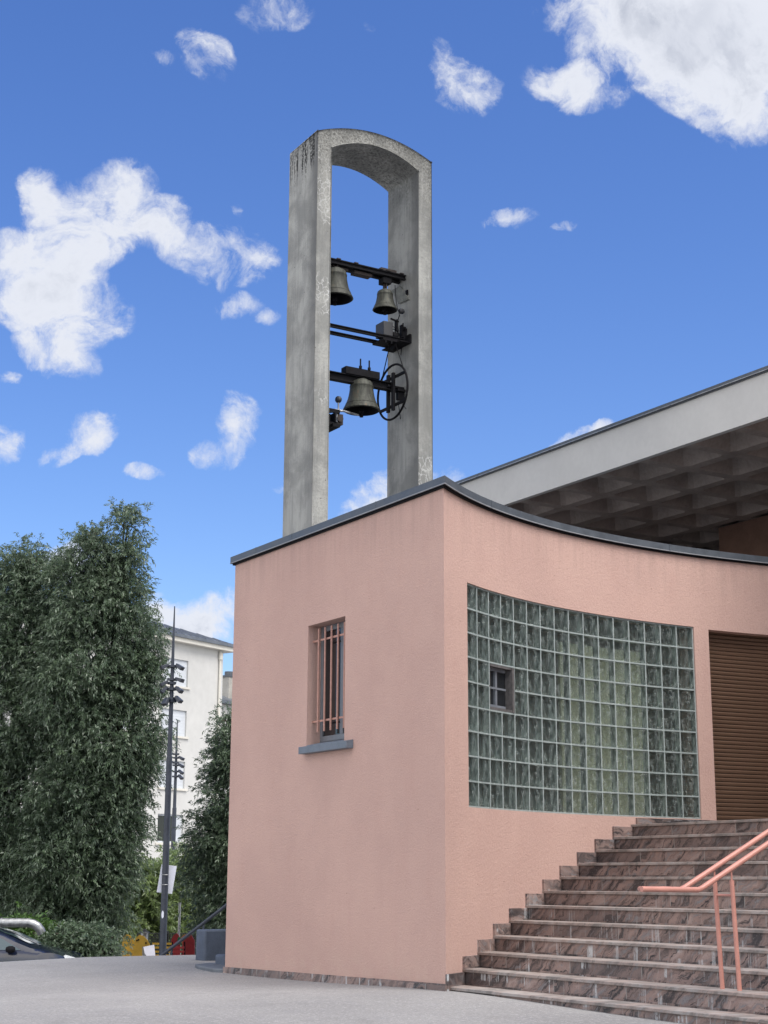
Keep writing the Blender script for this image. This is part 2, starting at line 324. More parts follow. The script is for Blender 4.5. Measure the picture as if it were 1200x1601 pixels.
def m_blockglass(t, b):                  # patterned pressed glass: see-through, wavy flower-like relief
    p = geo(t); uvn = t.new('ShaderNodeUVMap'); uvn.uv_map = 'UVMap'; uv = uvn.outputs[0]
    s = t.new('ShaderNodeSeparateXYZ'); t.link(uv, s.inputs[0])
    fx = t.math('FRACT', s.outputs[0]); fy = t.math('FRACT', s.outputs[1])
    cx = t.math('FLOOR', s.outputs[0]); cy = t.math('FLOOR', s.outputs[1])
    cv = t.new('ShaderNodeCombineXYZ'); t.put(cv.inputs[0], cx); t.put(cv.inputs[1], cy)
    wn = t.new('ShaderNodeTexWhiteNoise', noise_dimensions='2D'); t.link(cv.outputs[0], wn.inputs['Vector'])
    lv = t.new('ShaderNodeCombineXYZ'); t.put(lv.inputs[0], fx); t.put(lv.inputs[1], fy); t.put(lv.inputs[2], t.math('MULTIPLY', wn.outputs[0], .35))
    nz = t.noise(lv.outputs[0], 3.2, 3, .5, 2.2)
    # streaks fanning up from the bottom of each block
    ang = t.math('ARCTAN2', t.math('SUBTRACT', fx, .45), t.math('ADD', fy, .18))
    fan = t.math('SINE', t.math('ADD', t.math('MULTIPLY', ang, 9.0), t.math('MULTIPLY', nz, 13.0)))
    pat = t.ramp(fan, .55, 1.0)
    gl = t.new('ShaderNodeBsdfGlossy'); gl.inputs['Roughness'].default_value = .07; gl.inputs['Color'].default_value = (.85, .93, .92, 1)
    bp = t.new('ShaderNodeBump'); bp.inputs['Strength'].default_value = .6; bp.inputs['Distance'].default_value = .03; t.put(bp.inputs['Height'], t.math('ADD', pat, t.math('MULTIPLY', nz, 1.3)))
    t.link(bp.outputs[0], gl.inputs['Normal'])
    tr = t.new('ShaderNodeBsdfTransparent'); tr.inputs[0].default_value = (.88, .92, .89, 1)
    df = t.new('ShaderNodeBsdfDiffuse'); df.inputs[0].default_value = (.27, .31, .30, 1)
    m1 = t.new('ShaderNodeMixShader'); t.put(m1.inputs[0], t.math('ADD', t.math('MULTIPLY', pat, .34), .02)); t.link(tr.outputs[0], m1.inputs[1]); t.link(df.outputs[0], m1.inputs[2])
    m2 = t.new('ShaderNodeMixShader'); fr = t.new('ShaderNodeFresnel'); fr.inputs[0].default_value = 1.6; t.link(bp.outputs[0], fr.inputs['Normal'])
    t.put(m2.inputs[0], t.math('ADD', t.math('MULTIPLY', fr.outputs[0], .45), .02)); t.link(m1.outputs[0], m2.inputs[1]); t.link(gl.outputs[0], m2.inputs[2])
    t.link(m2.outputs[0], t.n['Material Output'].inputs[0])
M_GBLK = mat('pressed_block_glass', m_blockglass)
def m_blockside(t, b):
    t.put(b.inputs['Base Color'], t.mix(t.ramp(t.noise(t.mapping(geo(t), (22, 22, 7)), 1, 5, .65), .38, .62), (.11, .135, .135), (.42, .47, .46))); b.inputs['Roughness'].default_value = .35
M_GSIDE = mat('block_glass_side', m_blockside)

def leaf_mat(name, c1, c2, under, tr=.25):
    def f(t, b):
        g = t.new('ShaderNodeNewGeometry'); p = g.outputs['Position']
        n = t.noise(p, .9, 4, .6); at_ = t.new('ShaderNodeAttribute'); at_.attribute_name = 'leafvar'
        k = t.math('ADD', t.math('MULTIPLY', t.ramp(n, .3, .7), .45), t.math('MULTIPLY', at_.outputs['Fac'], .55))
        col = t.mix(k, c1, c2); col = t.mix(t.math('MULTIPLY', g.outputs['Backfacing'], .85), col, under)
        t.put(b.inputs['Base Color'], col); b.inputs['Roughness'].default_value = .40; b.inputs['Specular IOR Level'].default_value = .55
        tl = t.new('ShaderNodeBsdfTranslucent'); t.put(tl.inputs[0], t.mix(.5, col, c2))
        m = t.new('ShaderNodeMixShader'); m.inputs[0].default_value = tr; t.link(b.outputs[0], m.inputs[1]); t.link(tl.outputs[0], m.inputs[2])
        t.link(m.outputs[0], t.n['Material Output'].inputs[0])
    return mat(name, f)
M_LEAF = leaf_mat('willow_leaf', (.032, .062, .034), (.125, .18, .10), (.18, .23, .17))
M_LEAF2 = leaf_mat('pale_shrub_leaf', (.10, .16, .05), (.26, .34, .12), (.26, .33, .19), .4)
M_LEAF3 = leaf_mat('bright_shrub_leaf', (.035, .085, .02), (.09, .17, .04), (.10, .17, .06), .3)

# ------------------------------------------------------------------ mesh helpers
def link(o, parent=None):
    sc.collection.objects.link(o)
    if parent is not None: o.parent = parent
    return o
def tag(o, label=None, cat=None, group=None, kind=None):
    for k, v in (('label', label), ('category', cat), ('group', group), ('kind', kind)):
        if v: o[k] = v
    return o
def empty(name, loc, label, cat, group=None, rz=0.0):
    o = bpy.data.objects.new(name, None); o.location = Vector(loc) + MB.off; o.rotation_euler = (0, 0, rz); o.empty_display_size = .3
    link(o); return tag(o, label, cat, group)
class MB:
    off = Vector((0, 0, 0))
    def __init__(s): s.v = []; s.f = []; s.m = []; s.mi = 0
    def add(s, vs, fs):
        b = len(s.v); s.v += [(v[0] + MB.off.x, v[1] + MB.off.y, v[2] + MB.off.z) for v in vs]
        for f in fs: s.f.append(tuple(b + i for i in f)); s.m.append(s.mi)
        return s
    def hexa(s, p):   # 8 points: bottom 4 ccw, top 4
        return s.add(p, [(3, 2, 1, 0), (4, 5, 6, 7), (0, 1, 5, 4), (1, 2, 6, 5), (2, 3, 7, 6), (3, 0, 4, 7)])
    def box(s, a, b):
        (x0, y0, z0), (x1, y1, z1) = a, b
        return s.hexa([(x0, y0, z0), (x1, y0, z0), (x1, y1, z0), (x0, y1, z0), (x0, y0, z1), (x1, y0, z1), (x1, y1, z1), (x0, y1, z1)])
    def obox(s, c, ax, ay, az, dx, dy, dz):
        c = Vector(c); ax = Vector(ax).normalized() * dx / 2; ay = Vector(ay).normalized() * dy / 2; az = Vector(az).normalized() * dz / 2
        return s.hexa([c - ax - ay - az, c + ax - ay - az, c + ax + ay - az, c - ax + ay - az, c - ax - ay + az, c + ax - ay + az, c + ax + ay + az, c - ax + ay + az])
    def tube(s, pts, r, n=10, cap=True, closed=False):
        pts = [Vector(p) for p in pts]; m = len(pts); rs = r if isinstance(r, (list, tuple)) else [r] * m
        rings = []; up = None
        for i, p in enumerate(pts):
            if closed: d = pts[(i + 1) % m] - pts[i - 1]
            else: d = (pts[min(i + 1, m - 1)] - pts[max(i - 1, 0)])
            d.normalize()
            if up is None: up = d.orthogonal().normalized()
            up = (up - d * up.dot(d)).normalized(); sd = d.cross(up)
            rings.append([p + (up * math.cos(2 * math.pi * k / n) + sd * math.sin(2 * math.pi * k / n)) * rs[i] for k in range(n)])
        vs = [v for R_ in rings for v in R_]; fs = []
        for i in range(m if closed else m - 1):
            j = (i + 1) % m
            for k in range(n):
                k2 = (k + 1) % n; fs.append((i * n + k, i * n + k2, j * n + k2, j * n + k))
        if cap and not closed: fs += [tuple(range(n))[::-1], tuple((m - 1) * n + k for k in range(n))]
        return s.add(vs, fs)
    def lathe(s, prof, c, n=40, axis='Z'):
        vs = []; fs = []; m = len(prof)
        for (r, z) in prof:
            for k in range(n):
                a = 2 * math.pi * k / n
                vs.append((c[0] + r * math.cos(a), c[1] + r * math.sin(a), c[2] + z) if axis == 'Z' else (c[0] + z, c[1] + r * math.cos(a), c[2] + r * math.sin(a)))
        for i in range(m - 1):
            for k in range(n):
                k2 = (k + 1) % n; fs.append((i * n + k, i * n + k2, (i + 1) * n + k2, (i + 1) * n + k))
        return s.add(vs, fs)
    def prism(s, poly, fn, a, b):   # poly of (u,v); fn(u,v,t)->xyz
        n = len(poly); vs = [fn(u, v, a) for u, v in poly] + [fn(u, v, b) for u, v in poly]
        fs = [tuple(range(n))[::-1], tuple(range(n, 2 * n))] + [(i, (i + 1) % n, n + (i + 1) % n, n + i) for i in range(n)]
        return s.add(vs, fs)
    def build(s, name, mats, parent=None, bevel=0.0, smooth=True, fix=True, origin=None):
        me = bpy.data.meshes.new(name); vs = s.v
        me.from_pydata(vs, [], s.f)
        mats = mats if isinstance(mats, (list, tuple)) else [mats]
        for m in mats: me.materials.append(m)
        if len(mats) > 1: me.polygons.foreach_set('material_index', s.m)
        if fix:
            bm = bmesh.new(); bm.from_mesh(me); bmesh.ops.recalc_face_normals(bm, faces=bm.faces); bm.to_mesh(me); bm.free()
        if smooth:
            me.polygons.foreach_set('use_smooth', [True] * len(me.polygons)); me.set_sharp_from_angle(angle=rad(35))
        o = bpy.data.objects.new(name, me)
        if origin is not None:
            me.transform(Matrix.Translation(-Vector(origin))); o.location = origin
        link(o)
        if parent is not None:
            o.parent = parent; bpy.context.view_layer.update(); o.matrix_parent_inverse = world_of(parent).inverted()
        if bevel:
            md = o.modifiers.new('bevel', 'BEVEL'); md.width = bevel; md.segments = 2; md.limit_method = 'ANGLE'; md.angle_limit = rad(40)
        return o
def world_of(o):
    m = Matrix.LocRotScale(o.location, o.rotation_euler, o.scale)
    if o.parent: m = world_of(o.parent) @ o.matrix_parent_inverse @ m
    return m

# ------------------------------------------------------------------ plan of the curved wall
SS = np.linspace(0, 10.0, 2001)
TH = .638 - .1599 * SS + .0067 * SS ** 2          # heading along the wall
XS = np.concatenate([[0], np.cumsum(np.cos(TH[:-1]) * .005)]); YS = np.concatenate([[0], np.cumsum(np.sin(TH[:-1]) * .005)])
def g(X): return float(np.interp(X, XS, YS))
def ws(s): return Vector((float(np.interp(s, SS, XS)), float(np.interp(s, SS, YS)), 0))   # point at arc length s
def wn(s): a = float(np.interp(s, SS, TH)); return Vector((math.sin(a), -math.cos(a), 0))  # outward normal
L = 5.3446; WT = 5.713; ZT = 5.799; HS = .165; Z0 = .0542; X0 = .0932; TR = .3372
# ------------------------------------------------------------------ ground
def crest(X): return 10.35 - .12 * max(0, -X) * .6 - .25 * max(0, X - 1.0) * .3
def gz(X, Y):
    z = .108 + .072 * math.exp(-(Y / 2.4) ** 2) * math.exp(-(X / 3.5) ** 2) + max(-.12, .028 * min(X, 0)) * (1 / (1 + math.exp(-max(-20, min(20, (Y - 4) / 1.5)))))
    d = math.hypot(X + 9.5, Y + 14.1)
    z -= .30 * max(0, 1 - d / 12.0)
    k = (Y - crest(X)) / 5.0
    if k > 0:
        k = min(k, 1); z -= 1.25 * (k * k * (3 - 2 * k)) * 1.0 + .02 * min(k * 5, 1)
    return z
def coords(lo, hi, step, far):
    a = list(np.arange(lo, hi + 1e-6, step)); d = step; x = hi
    while x < far: d *= 1.35; x += d; a.append(x)
    x = lo; d = step
    while x > -far: d *= 1.35; x -= d; a.insert(0, x)
    return a
gx = coords(-14, 12, .5, 900); gy = coords(-14, 20, .4, 900)
gm = MB(); gm.add([(x, y, gz(x, y)) for x in gx for y in gy], [(i * len(gy) + j, (i + 1) * len(gy) + j, (i + 1) * len(gy) + j + 1, i * len(gy) + j + 1) for i in range(len(gx) - 1) for j in range(len(gy) - 1)])
tag(gm.build('ground', M_GROUND, fix=False), kind='structure')

# ------------------------------------------------------------------ church building
church = empty('church', (4.0, 3.0, 0), 'salmon pink church building with a curved wall of glass blocks and a coffered concrete roof', 'church')
# outer path with parameter: back wall, left wall, curved front
path = []        # (x, y, tag, s)
def addp(x, y, k, s): path.append((x, y, k, s))
WL, WR, WB, WTOP = 3.160, 2.207, 2.982, 4.513
GS0, GS1, GZ0, GZ1 = .6917, 5.327, 2.1313, 4.7064
RS0, RS1, RZ1 = 5.585, 8.2, 4.690
for yv in (L, 4.2, WL, WR, 1.0): addp(0, yv, 'L', yv)
svals = sorted(set([0.0, GS0, GS1, RS0, RS1, 10.0] + [round(v, 3) for v in np.linspace(0, 10.0, 81)]))
svals = [v for i, v in enumerate(svals) if not any(abs(v - u) < .03 and v != u for u in (GS0, GS1, RS0, RS1))]
for s_ in svals:
    p = ws(s_); addp(p.x, p.y, 'C', s_)
xe, ye = path[-1][:2]
addp(xe, L, 'B', 0)
n = len(path)
inner = []
for i in range(n):
    a = Vector(path[i - 1][:2]); b = Vector(path[i][:2]); c = Vector(path[(i + 1) % n][:2])
    d1 = (b - a).normalized(); d2 = (c - b).normalized(); n1 = Vector((-d1.y, d1.x)); n2 = Vector((-d2.y, d2.x)); m_ = (n1 + n2).normalized()
    inner.append((m_, 1 / max(.4, m_.dot(n1))))
def offp(i, o):
    m_, k = inner[i]; x, y = path[i][0] + m_.x * k * o, path[i][1] + m_.y * k * o
    return (max(x, o) if o > 0 else x, y)
zs = [-.2, 2.02, GZ0, WB, GZ1, RZ1, WT]; zs = sorted(set(zs + [WTOP]))
def solid(i, j):
    i %= n
    k0, k1 = path[i], path[(i + 1) % n]; za, zb = zs[j], zs[j + 1]; zc = (za + zb) / 2
    if k0[2] == 'L' and k1[2] == 'L' and abs(k0[3] - WL) < .01: return not (WB < zc < WTOP)
    if k0[2] == 'C' and k1[2] == 'C':
        m = (k0[3] + k1[3]) / 2
        if GS0 < m < GS1: return not (GZ0 < zc < GZ1)
        if RS0 < m < RS1: return not (2.02 < zc < RZ1)
    return True
W = MB(); idx = {}
def vid(i, j, side):
    i %= n; k = (i, j, side)
    if k not in idx:
        x, y = offp(i, .30 if side else 0.0); idx[k] = len(W.v); W.v.append((x, y, zs[j]))
    return idx[k]
def wf(*q): W.f.append(q); W.m.append(0)
for i in range(n):
    for j in range(len(zs) - 1):
        if not solid(i, j): continue
        wf(vid(i, j, 0), vid(i + 1, j, 0), vid(i + 1, j + 1, 0), vid(i, j + 1, 0))
        wf(vid(i, j, 1), vid(i, j + 1, 1), vid(i + 1, j + 1, 1), vid(i + 1, j, 1))
        if not solid(i - 1, j): wf(vid(i, j, 0), vid(i, j + 1, 0), vid(i, j + 1, 1), vid(i, j, 1))
        if not solid(i + 1, j): wf(vid(i + 1, j, 0), vid(i + 1, j, 1), vid(i + 1, j + 1, 1), vid(i + 1, j + 1, 0))
        if j == 0 or not solid(i, j - 1): wf(vid(i, j, 0), vid(i, j, 1), vid(i + 1, j, 1), vid(i + 1, j, 0))
        if j == len(zs) - 2 or not solid(i, j + 1): wf(vid(i, j + 1, 0), vid(i + 1, j + 1, 0), vid(i + 1, j + 1, 1), vid(i, j + 1, 1))
W.build('wall', M_PINK, church)
# coping swept round the top
def sweep(prof, mat_, name, parent, seams=True):
    s = MB(); m = len(prof); vs = []; fs = []
    for i in range(n):
        for (o, z) in prof: x, y = offp(i, o); vs.append((x, y, z))
    for i in range(n):
        j = (i + 1) % n
        for k in range(m): k2 = (k + 1) % m; fs.append((i * m + k, j * m + k, j * m + k2, i * m + k2))
    s.add(vs, fs)
    if seams:
        for sv in (1.25, 4.9, 8.1):
            p = ws(sv); nr = wn(sv); t_ = Vector((-nr.y, nr.x, 0)); s.obox(p + nr * -.12 + Vector((0, 0, (WT + ZT) / 2 - .008)), t_, nr, (0, 0, 1), .012, .362, ZT - WT + .018)
        for yv in (4.6, 3.55, 1.4): s.box((-.058, yv, WT - .012), (.302, yv + .012, ZT + .003))
    return s.build(name, mat_, parent)
cop = sweep([(-.055, WT - .012), (-.055, ZT), (.36, ZT + .012), (.36, WT - .012), (.34, WT - .012), (.34, WT + .0015), (-.04, WT + .0015), (-.04, WT - .012)], M_COPE, 'coping', church)
sweep([(-.004, WT - .035), (-.03, WT - .035), (-.03, WT), (-.004, WT)], M_DARK, 'drip_strip', cop, False)
sweep([(-.059, WT - .011), (-.059, WT + .001), (-.0555, WT + .001), (-.0555, WT - .011)], M_GALVD, 'coping_lip', cop, False)
rf = MB(); rf.prism([offp(i, .28) for i in range(n)], lambda u, v, t: (u, v, t), 5.15, 5.35); rf.build('flat_roof', M_SLAB, church)
fl = MB(); fl.prism([offp(i, .28) for i in range(n)], lambda u, v, t: (u, v, t), 1.85, 2.02); fl.build('inner_floor', M_INT, church)
# pale partitions and dark store behind the glass blocks
ip = MB()
for a, b in ((3.22, 4.72),):
    for k in range(6):
        s0 = a + (b - a) * k / 6; s1 = a + (b - a) * (k + 1) / 6
        q = [ws(s0) - wn(s0) * .36, ws(s1) - wn(s1) * .36, ws(s1) - wn(s1) * .40, ws(s0) - wn(s0) * .40]
        ip.hexa([(v.x, v.y, 2.03) for v in q] + [(v.x, v.y, 4.35) for v in q])
ip.build('inner_partition', M_INTW, church)
# plinth of granite slabs along the left wall
pl = MB(); pl.prism([(-.02, .0), (L + .02, .0), (L + .02, .186), (-.02, .253)], lambda u, v, t: (t, u, v), -.022, -.001); pl.build('plinth', M_GRAN, church)
# ---- barred window
win = MB()
xf = .19
for (a, b) in (((xf, WR, WB + .05), (xf + .05, WR + .06, WTOP)), ((xf, WL - .06, WB + .05), (xf + .05, WL, WTOP)), ((xf, WR + .06, WTOP - .07), (xf + .05, WL - .06, WTOP)), ((xf, WR + .06, WB + .05), (xf + .05, WL - .06, WB + .12)), ((xf + .003, 2.58, WB + .12), (xf + .047, 2.65, WTOP - .07))): win.box(a, b)
window = win.build('window', M_FRAME, church, .004)
MB().box((xf + .02, WR + .06, WB + .12), (xf + .028, WL - .06, WTOP - .07)).build('window_pane', M_WINGL, window)
cu = MB()
for k in range(14):
    y0 = WR + .05 + k * .028; cu.box((xf + .06 + .012 * (k % 2), y0, WB), (xf + .075 + .012 * (k % 2), y0 + .03, WTOP))
cu.build('curtain', M_CURT, window)
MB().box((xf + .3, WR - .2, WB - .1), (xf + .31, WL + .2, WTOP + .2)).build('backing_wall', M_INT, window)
sl_ = MB(); sl_.hexa([(-.1, 1.985, 2.872), (-.001, 1.985, 2.872), (-.001, 3.192, 2.872), (-.1, 3.192, 2.872), (-.1, 1.985, 2.960), (-.001, 1.985, 2.977), (-.001, 3.192, 2.977), (-.1, 3.192, 2.960)])
sl_.hexa([(-.001, WR + .002, 2.91), (xf, WR + .002, 2.91), (xf, WL - .002, 2.91), (-.001, WL - .002, 2.91), (-.001, WR + .002, 2.984), (xf, WR + .002, 3.03), (xf, WL - .002, 3.03), (-.001, WL - .002, 2.984)])
sl_.build('sill', M_SILL, window, .004)
grille = MB()
for z in (WB + .30, WTOP - .20): grille.box((.075, WR - .02, z - .012), (.085, WL + .02, z + .012))
for k in range(5):
    y = WR + .115 + k * .1650; grille.tube([(.06, y, WB + .16), (.06, y, WTOP - .055)], .0135, 8)
grille.build('grille', M_BARS, window)
# ---- glass block window
NC, NR = 16, 9
def gp(s, z, d): p = ws(s) - wn(s) * d; return (p.x, p.y, z)
du = (GS1 - GS0 - .02) / NC; dz = (GZ1 - GZ0 - .02) / NR
cells = [(i, j) for i in range(NC) for j in range(NR) if not (i in (2, 3) and j in (4, 5))]
jm = MB(); J = .0095
for j in range(NR + 1):
    z = GZ0 + .01 + j * dz
    for i in range(NC * 2):
        if j == 5 and i // 2 in (2, 3): continue
        a = GS0 + .0005 + (GS1 - GS0 - .001) * i / (NC * 2); b = GS0 + .0005 + (GS1 - GS0 - .001) * (i + 1) / (NC * 2)
        zl, zh = (z - J, z + J) if 0 < j < NR else ((GZ0 + .001, z + J) if j == 0 else (z - J, GZ1 - .001))
        jm.hexa([gp(a, zl, .020), gp(b, zl, .020), gp(b, zl, .115), gp(a, zl, .115), gp(a, zh, .020), gp(b, zh, .020), gp(b, zh, .115), gp(a, zh, .115)])
for i in range(NC + 1):
    c_ = GS0 + .01 + i * du; a, b = c_ - J, c_ + J
    if i == 0: a = GS0 + .001
    if i == NC: b = GS1 - .001
    for j in range(NR):
        if i == 3 and j in (4, 5): continue
        z0_, z1_ = GZ0 + .01 + j * dz + J, GZ0 + .01 + (j + 1) * dz - J
        jm.hexa([gp(a, z0_, .0205), gp(b, z0_, .0205), gp(b, z0_, .1145), gp(a, z0_, .1145), gp(a, z1_, .0205), gp(b, z1_, .0205), gp(b, z1_, .1145), gp(a, z1_, .1145)])
gbw = jm.build('glass_block_window', M_JOINT, church)
gb = MB(); gb_uv = []
for (i, j) in cells:
    a = GS0 + .01 + i * du + J + .0005; b = GS0 + .01 + (i + 1) * du - J - .0005; z0_ = GZ0 + .01 + j * dz + J + .0005; z1_ = GZ0 + .01 + (j + 1) * dz - J - .0005
    rr = random.Random(i * 31 + j); tq = [rr.uniform(-.002, .002) for _ in range(4)]
    F_ = [gp(a, z0_, .024 + tq[0]), gp(b, z0_, .024 + tq[1]), gp(b, z1_, .024 + tq[2]), gp(a, z1_, .024 + tq[3])]
    B_ = [gp(a, z0_, .108), gp(b, z0_, .108), gp(b, z1_, .108), gp(a, z1_, .108)]
    gb.mi = 0; gb.add(F_ + B_, [(0, 1, 2, 3), (7, 6, 5, 4)])
    gb_uv += [(i, j), (i + 1, j), (i + 1, j + 1), (i, j + 1), (i + .0, j + 1), (i + 1, j + 1), (i + 1, j), (i, j)]
    gb.mi = 1; gb.add(F_ + B_, [(0, 4, 5, 1), (1, 5, 6, 2), (2, 6, 7, 3), (3, 7, 4, 0)]); gb_uv += [(0, 0)] * 16
gbo = gb.build('glass_blocks', [M_GBLK, M_GSIDE], gbw, smooth=False, fix=False)
uvl = gbo.data.uv_layers.new(name='UVMap')
eps = .001
for li, (u, v) in enumerate(gb_uv): uvl.data[li].uv = (u, v)
# shrink uv so that floor() stays inside the block
k = 0
for (i, j) in cells:
    for li in range(8):
        u, v = gb_uv[k + li]; uvl.data[k + li].uv = (i + .002 + (u - i) * .996, j + .002 + (v - j) * .996)
    k += 24
# little opening casement inside the blocks
s0, s1 = GS0 + .01 + 2 * du, GS0 + .01 + 4 * du; z0_, z1_ = GZ0 + .01 + 4 * dz, GZ0 + .01 + 6 * dz
vw = MB()
def vbox(sa, sb, za, zb, da, db): vw.hexa([gp(sa, za, da), gp(sb, za, da), gp(sb, za, db), gp(sa, za, db), gp(sa, zb, da), gp(sb, zb, da), gp(sb, zb, db), gp(sa, zb, db)])
vbox(s0 + .012, s0 + .035, z0_ + .012, z1_ - .012, .03, .12); vbox(s1 - .055, s1 - .012, z0_ + .012, z1_ - .012, .012, .12)
vbox(s0 + .035, s1 - .055, z1_ - .04, z1_ - .012, .025, .12); vbox(s0 + .035, s1 - .055, z0_ + .012, z0_ + .045, .025, .12)
vent = vw.build('vent_window', M_VENTW, gbw)
vw = MB()
vbox(s0 + .035, s1 - .1, z0_ + .045, z0_ + .085, .085, .115); vbox(s0 + .035, s1 - .1, z1_ - .08, z1_ - .04, .085, .115)
vbox((s0 + s1) / 2 - .04, (s0 + s1) / 2, z0_ + .085, z1_ - .08, .085, .115); vbox(s0 + .035, s1 - .1, (z0_ + z1_) / 2 - .012, (z0_ + z1_) / 2 + .012, .08, .084)
vw.build('casement', M_FRAME, vent)
vw = MB(); vbox(s0 + .035, s1 - .055, z0_ + .045, z1_ - .04, .118, .122); vw.build('vent_pane', M_WINGL, vent)
# ---- roller shutter
rs = MB()
z = 2.036; ns = 0
while z < RZ1 - .01:
    for k in range(8):
        a = RS0 + .002 + (RS1 - RS0 - .004) * k / 8; b = RS0 + .002 + (RS1 - RS0 - .004) * (k + 1) / 8
        zt = min(z + .052, RZ1)
        v = []
        for (zz, d) in ((z, .20), (z, .168), (z + .012, .160), (z + .036, .160), (zt - .004, .17), (zt - .004, .20)): v += [gp(a, zz, d), gp(b, zz, d)]
        rs.add(v, [(2 * m, 2 * m + 1, 2 * m + 3, 2 * m + 2) for m in range(5)])
    z += .056; ns += 1
shut = rs.build('roller_shutter', M_SLAT, church, fix=False)
sg = MB()
for k in range(8):
    a = RS0 + .002 + (RS1 - RS0 - .004) * k / 8; b = RS0 + .002 + (RS1 - RS0 - .004) * (k + 1) / 8
    sg.hexa([gp(a, 2.02, .195), gp(b, 2.02, .195), gp(b, 2.02, .22), gp(a, 2.02, .22), gp(a, RZ1, .195), gp(b, RZ1, .195), gp(b, RZ1, .22), gp(a, RZ1, .22)])
sg.build('shutter_backing', M_DARK, shut)
# threshold stone under the blocks at the landing
th = MB()
for k in range(10):
    a = 4.16 + (5.58 - 4.16) * k / 10 + .0; b = 4.16 + (5.58 - 4.16) * (k + 1) / 10
    th.hexa([gp(a, 2.02, -.028), gp(b, 2.02, -.028), gp(b, 2.02, .01), gp(a, 2.02, .01), gp(a, 2.118, -.028), gp(b, 2.118, -.028), gp(b, 2.118, .01), gp(a, 2.118, .01)])
th.build('threshold_strip', M_GRAN, church)
# ---- canopy roof with coffers
FX, FZ0, FZ1, FYA, FYB = 6.509, 7.8964, 8.6375, -15.0, 9.6  # unseen near end of the canopy lengthened to shade the curved wall
can = MB(); can.box((FX, FYA, FZ0), (FX + .10, FYB, FZ1 - .076)); can.box((FX + .10, FYB - .1, FZ0 + .003), (16.5, FYB - .002, FZ1 - .078)); canopy = can.build('canopy', M_FASC, church)
ed = MB(); ed.box((FX - .05, FYA, FZ1 - .05), (16.5, FYB + .05, FZ1)); ed.box((FX - .035, FYA, FZ1 - .0755), (FX + .2, FYB + .035, FZ1 - .0505)); ed.build('roof_edge', M_COPE, canopy)
dr = MB(); dr.box((FX - .062, FYA, FZ1 - .062), (FX - .0505, FYB + .06, FZ1 - .050)); dr.build('edge_strip', M_GALV, canopy)
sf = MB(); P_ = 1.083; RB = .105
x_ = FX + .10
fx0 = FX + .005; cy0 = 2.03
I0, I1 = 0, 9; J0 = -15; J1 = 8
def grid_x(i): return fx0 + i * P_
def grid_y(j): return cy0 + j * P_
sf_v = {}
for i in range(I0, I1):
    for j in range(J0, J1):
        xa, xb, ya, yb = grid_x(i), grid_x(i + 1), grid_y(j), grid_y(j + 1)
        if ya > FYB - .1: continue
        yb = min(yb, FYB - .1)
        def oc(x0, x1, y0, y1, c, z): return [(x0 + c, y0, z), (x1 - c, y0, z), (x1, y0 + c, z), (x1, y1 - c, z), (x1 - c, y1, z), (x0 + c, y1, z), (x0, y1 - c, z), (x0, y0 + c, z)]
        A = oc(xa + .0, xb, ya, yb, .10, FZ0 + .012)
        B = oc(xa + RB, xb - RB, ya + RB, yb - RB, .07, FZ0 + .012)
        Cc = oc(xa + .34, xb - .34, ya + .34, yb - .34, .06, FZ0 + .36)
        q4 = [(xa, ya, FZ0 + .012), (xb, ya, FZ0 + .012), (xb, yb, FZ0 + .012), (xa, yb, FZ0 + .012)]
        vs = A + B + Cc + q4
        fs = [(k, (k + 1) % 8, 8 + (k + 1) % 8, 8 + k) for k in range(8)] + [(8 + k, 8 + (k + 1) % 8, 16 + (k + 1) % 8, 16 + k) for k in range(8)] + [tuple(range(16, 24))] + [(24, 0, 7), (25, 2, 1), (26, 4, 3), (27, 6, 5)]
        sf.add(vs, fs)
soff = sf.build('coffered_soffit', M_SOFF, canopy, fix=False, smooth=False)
md = soff.modifiers.new('weld', 'WELD'); md.merge_threshold = .001
nv = MB(); nv.box((11.1, -9, 2.0), (15.5, 7.2, FZ0 + .01)); nv.build('nave_wall', M_NAVE, church)
nv = MB(); nv.box((6.9, 9.2, 0), (15.5, 9.45, FZ0 + .01)); nv.box((14, 7.2, 0), (14.2, 9.2, FZ0 + .01)); nv.build('rear_wall', M_NAVED, church)  # near-black colour stands in for the deep shade under the canopy

wg = MB(); wg.box((.3, -15.0, -.3), (11.0, -9.2, 5.7)); wg.build('unseen_shade_wing', M_PINK, church)  # unseen wing added to keep sky light off the curved wall
# ------------------------------------------------------------------ staircase
stair = empty('staircase', (X0, -2.0, Z0), 'wide flight of brown veined granite steps climbing beside the curved pink wall', 'staircase')
YR = -8.0
for k in range(12):
    xa = X0 + k * TR; xb = X0 + (k + 1) * TR; zt = Z0 + (k + 1) * HS; last = k == 11
    if last: xb = 10.5
    yl = (g(xb) + .06) if not last else 1.50
    st = MB(); st.box((xa, YR, -.3), (xb, yl, zt - .034)); s_ = st.build('step', M_GRAN, stair)
    tr_ = MB(); rr = random.Random(k)
    tr_.box((xa - .028, YR, zt - .032), (xb - .0305 if not last else xb, yl, zt)); tr_.build('tread', M_TREAD, s_, .005)
# ground-hugging first course is the first step; skirting stones step up the wall
for k in range(11):
    xa = X0 + k * TR - (.03 if k else .095); xb = X0 + (k + 1) * TR - .028 if k < 11 else X0 + 12 * TR - .35; zt = Z0 + (k + 1) * HS + .001
    a = Vector((xa, g(xa), 0)); b = Vector((xb, g(xb), 0)); d = (b - a).normalized(); nr = Vector((d.y, -d.x, 0)) * .03; hh = .132 if k < 11 else .09
    zb = zt if k == 0 else zt - HS + .186
    q = [a + nr, b + nr, b - nr * .2, a - nr * .2]
    sk = MB(); sk.hexa([(v.x, v.y, zt - (.02 if k else .4)) for v in q] + [(v.x, v.y, zt + hh) for v in q]); sk.build('skirting_stone', M_GRAN, stair, .003)

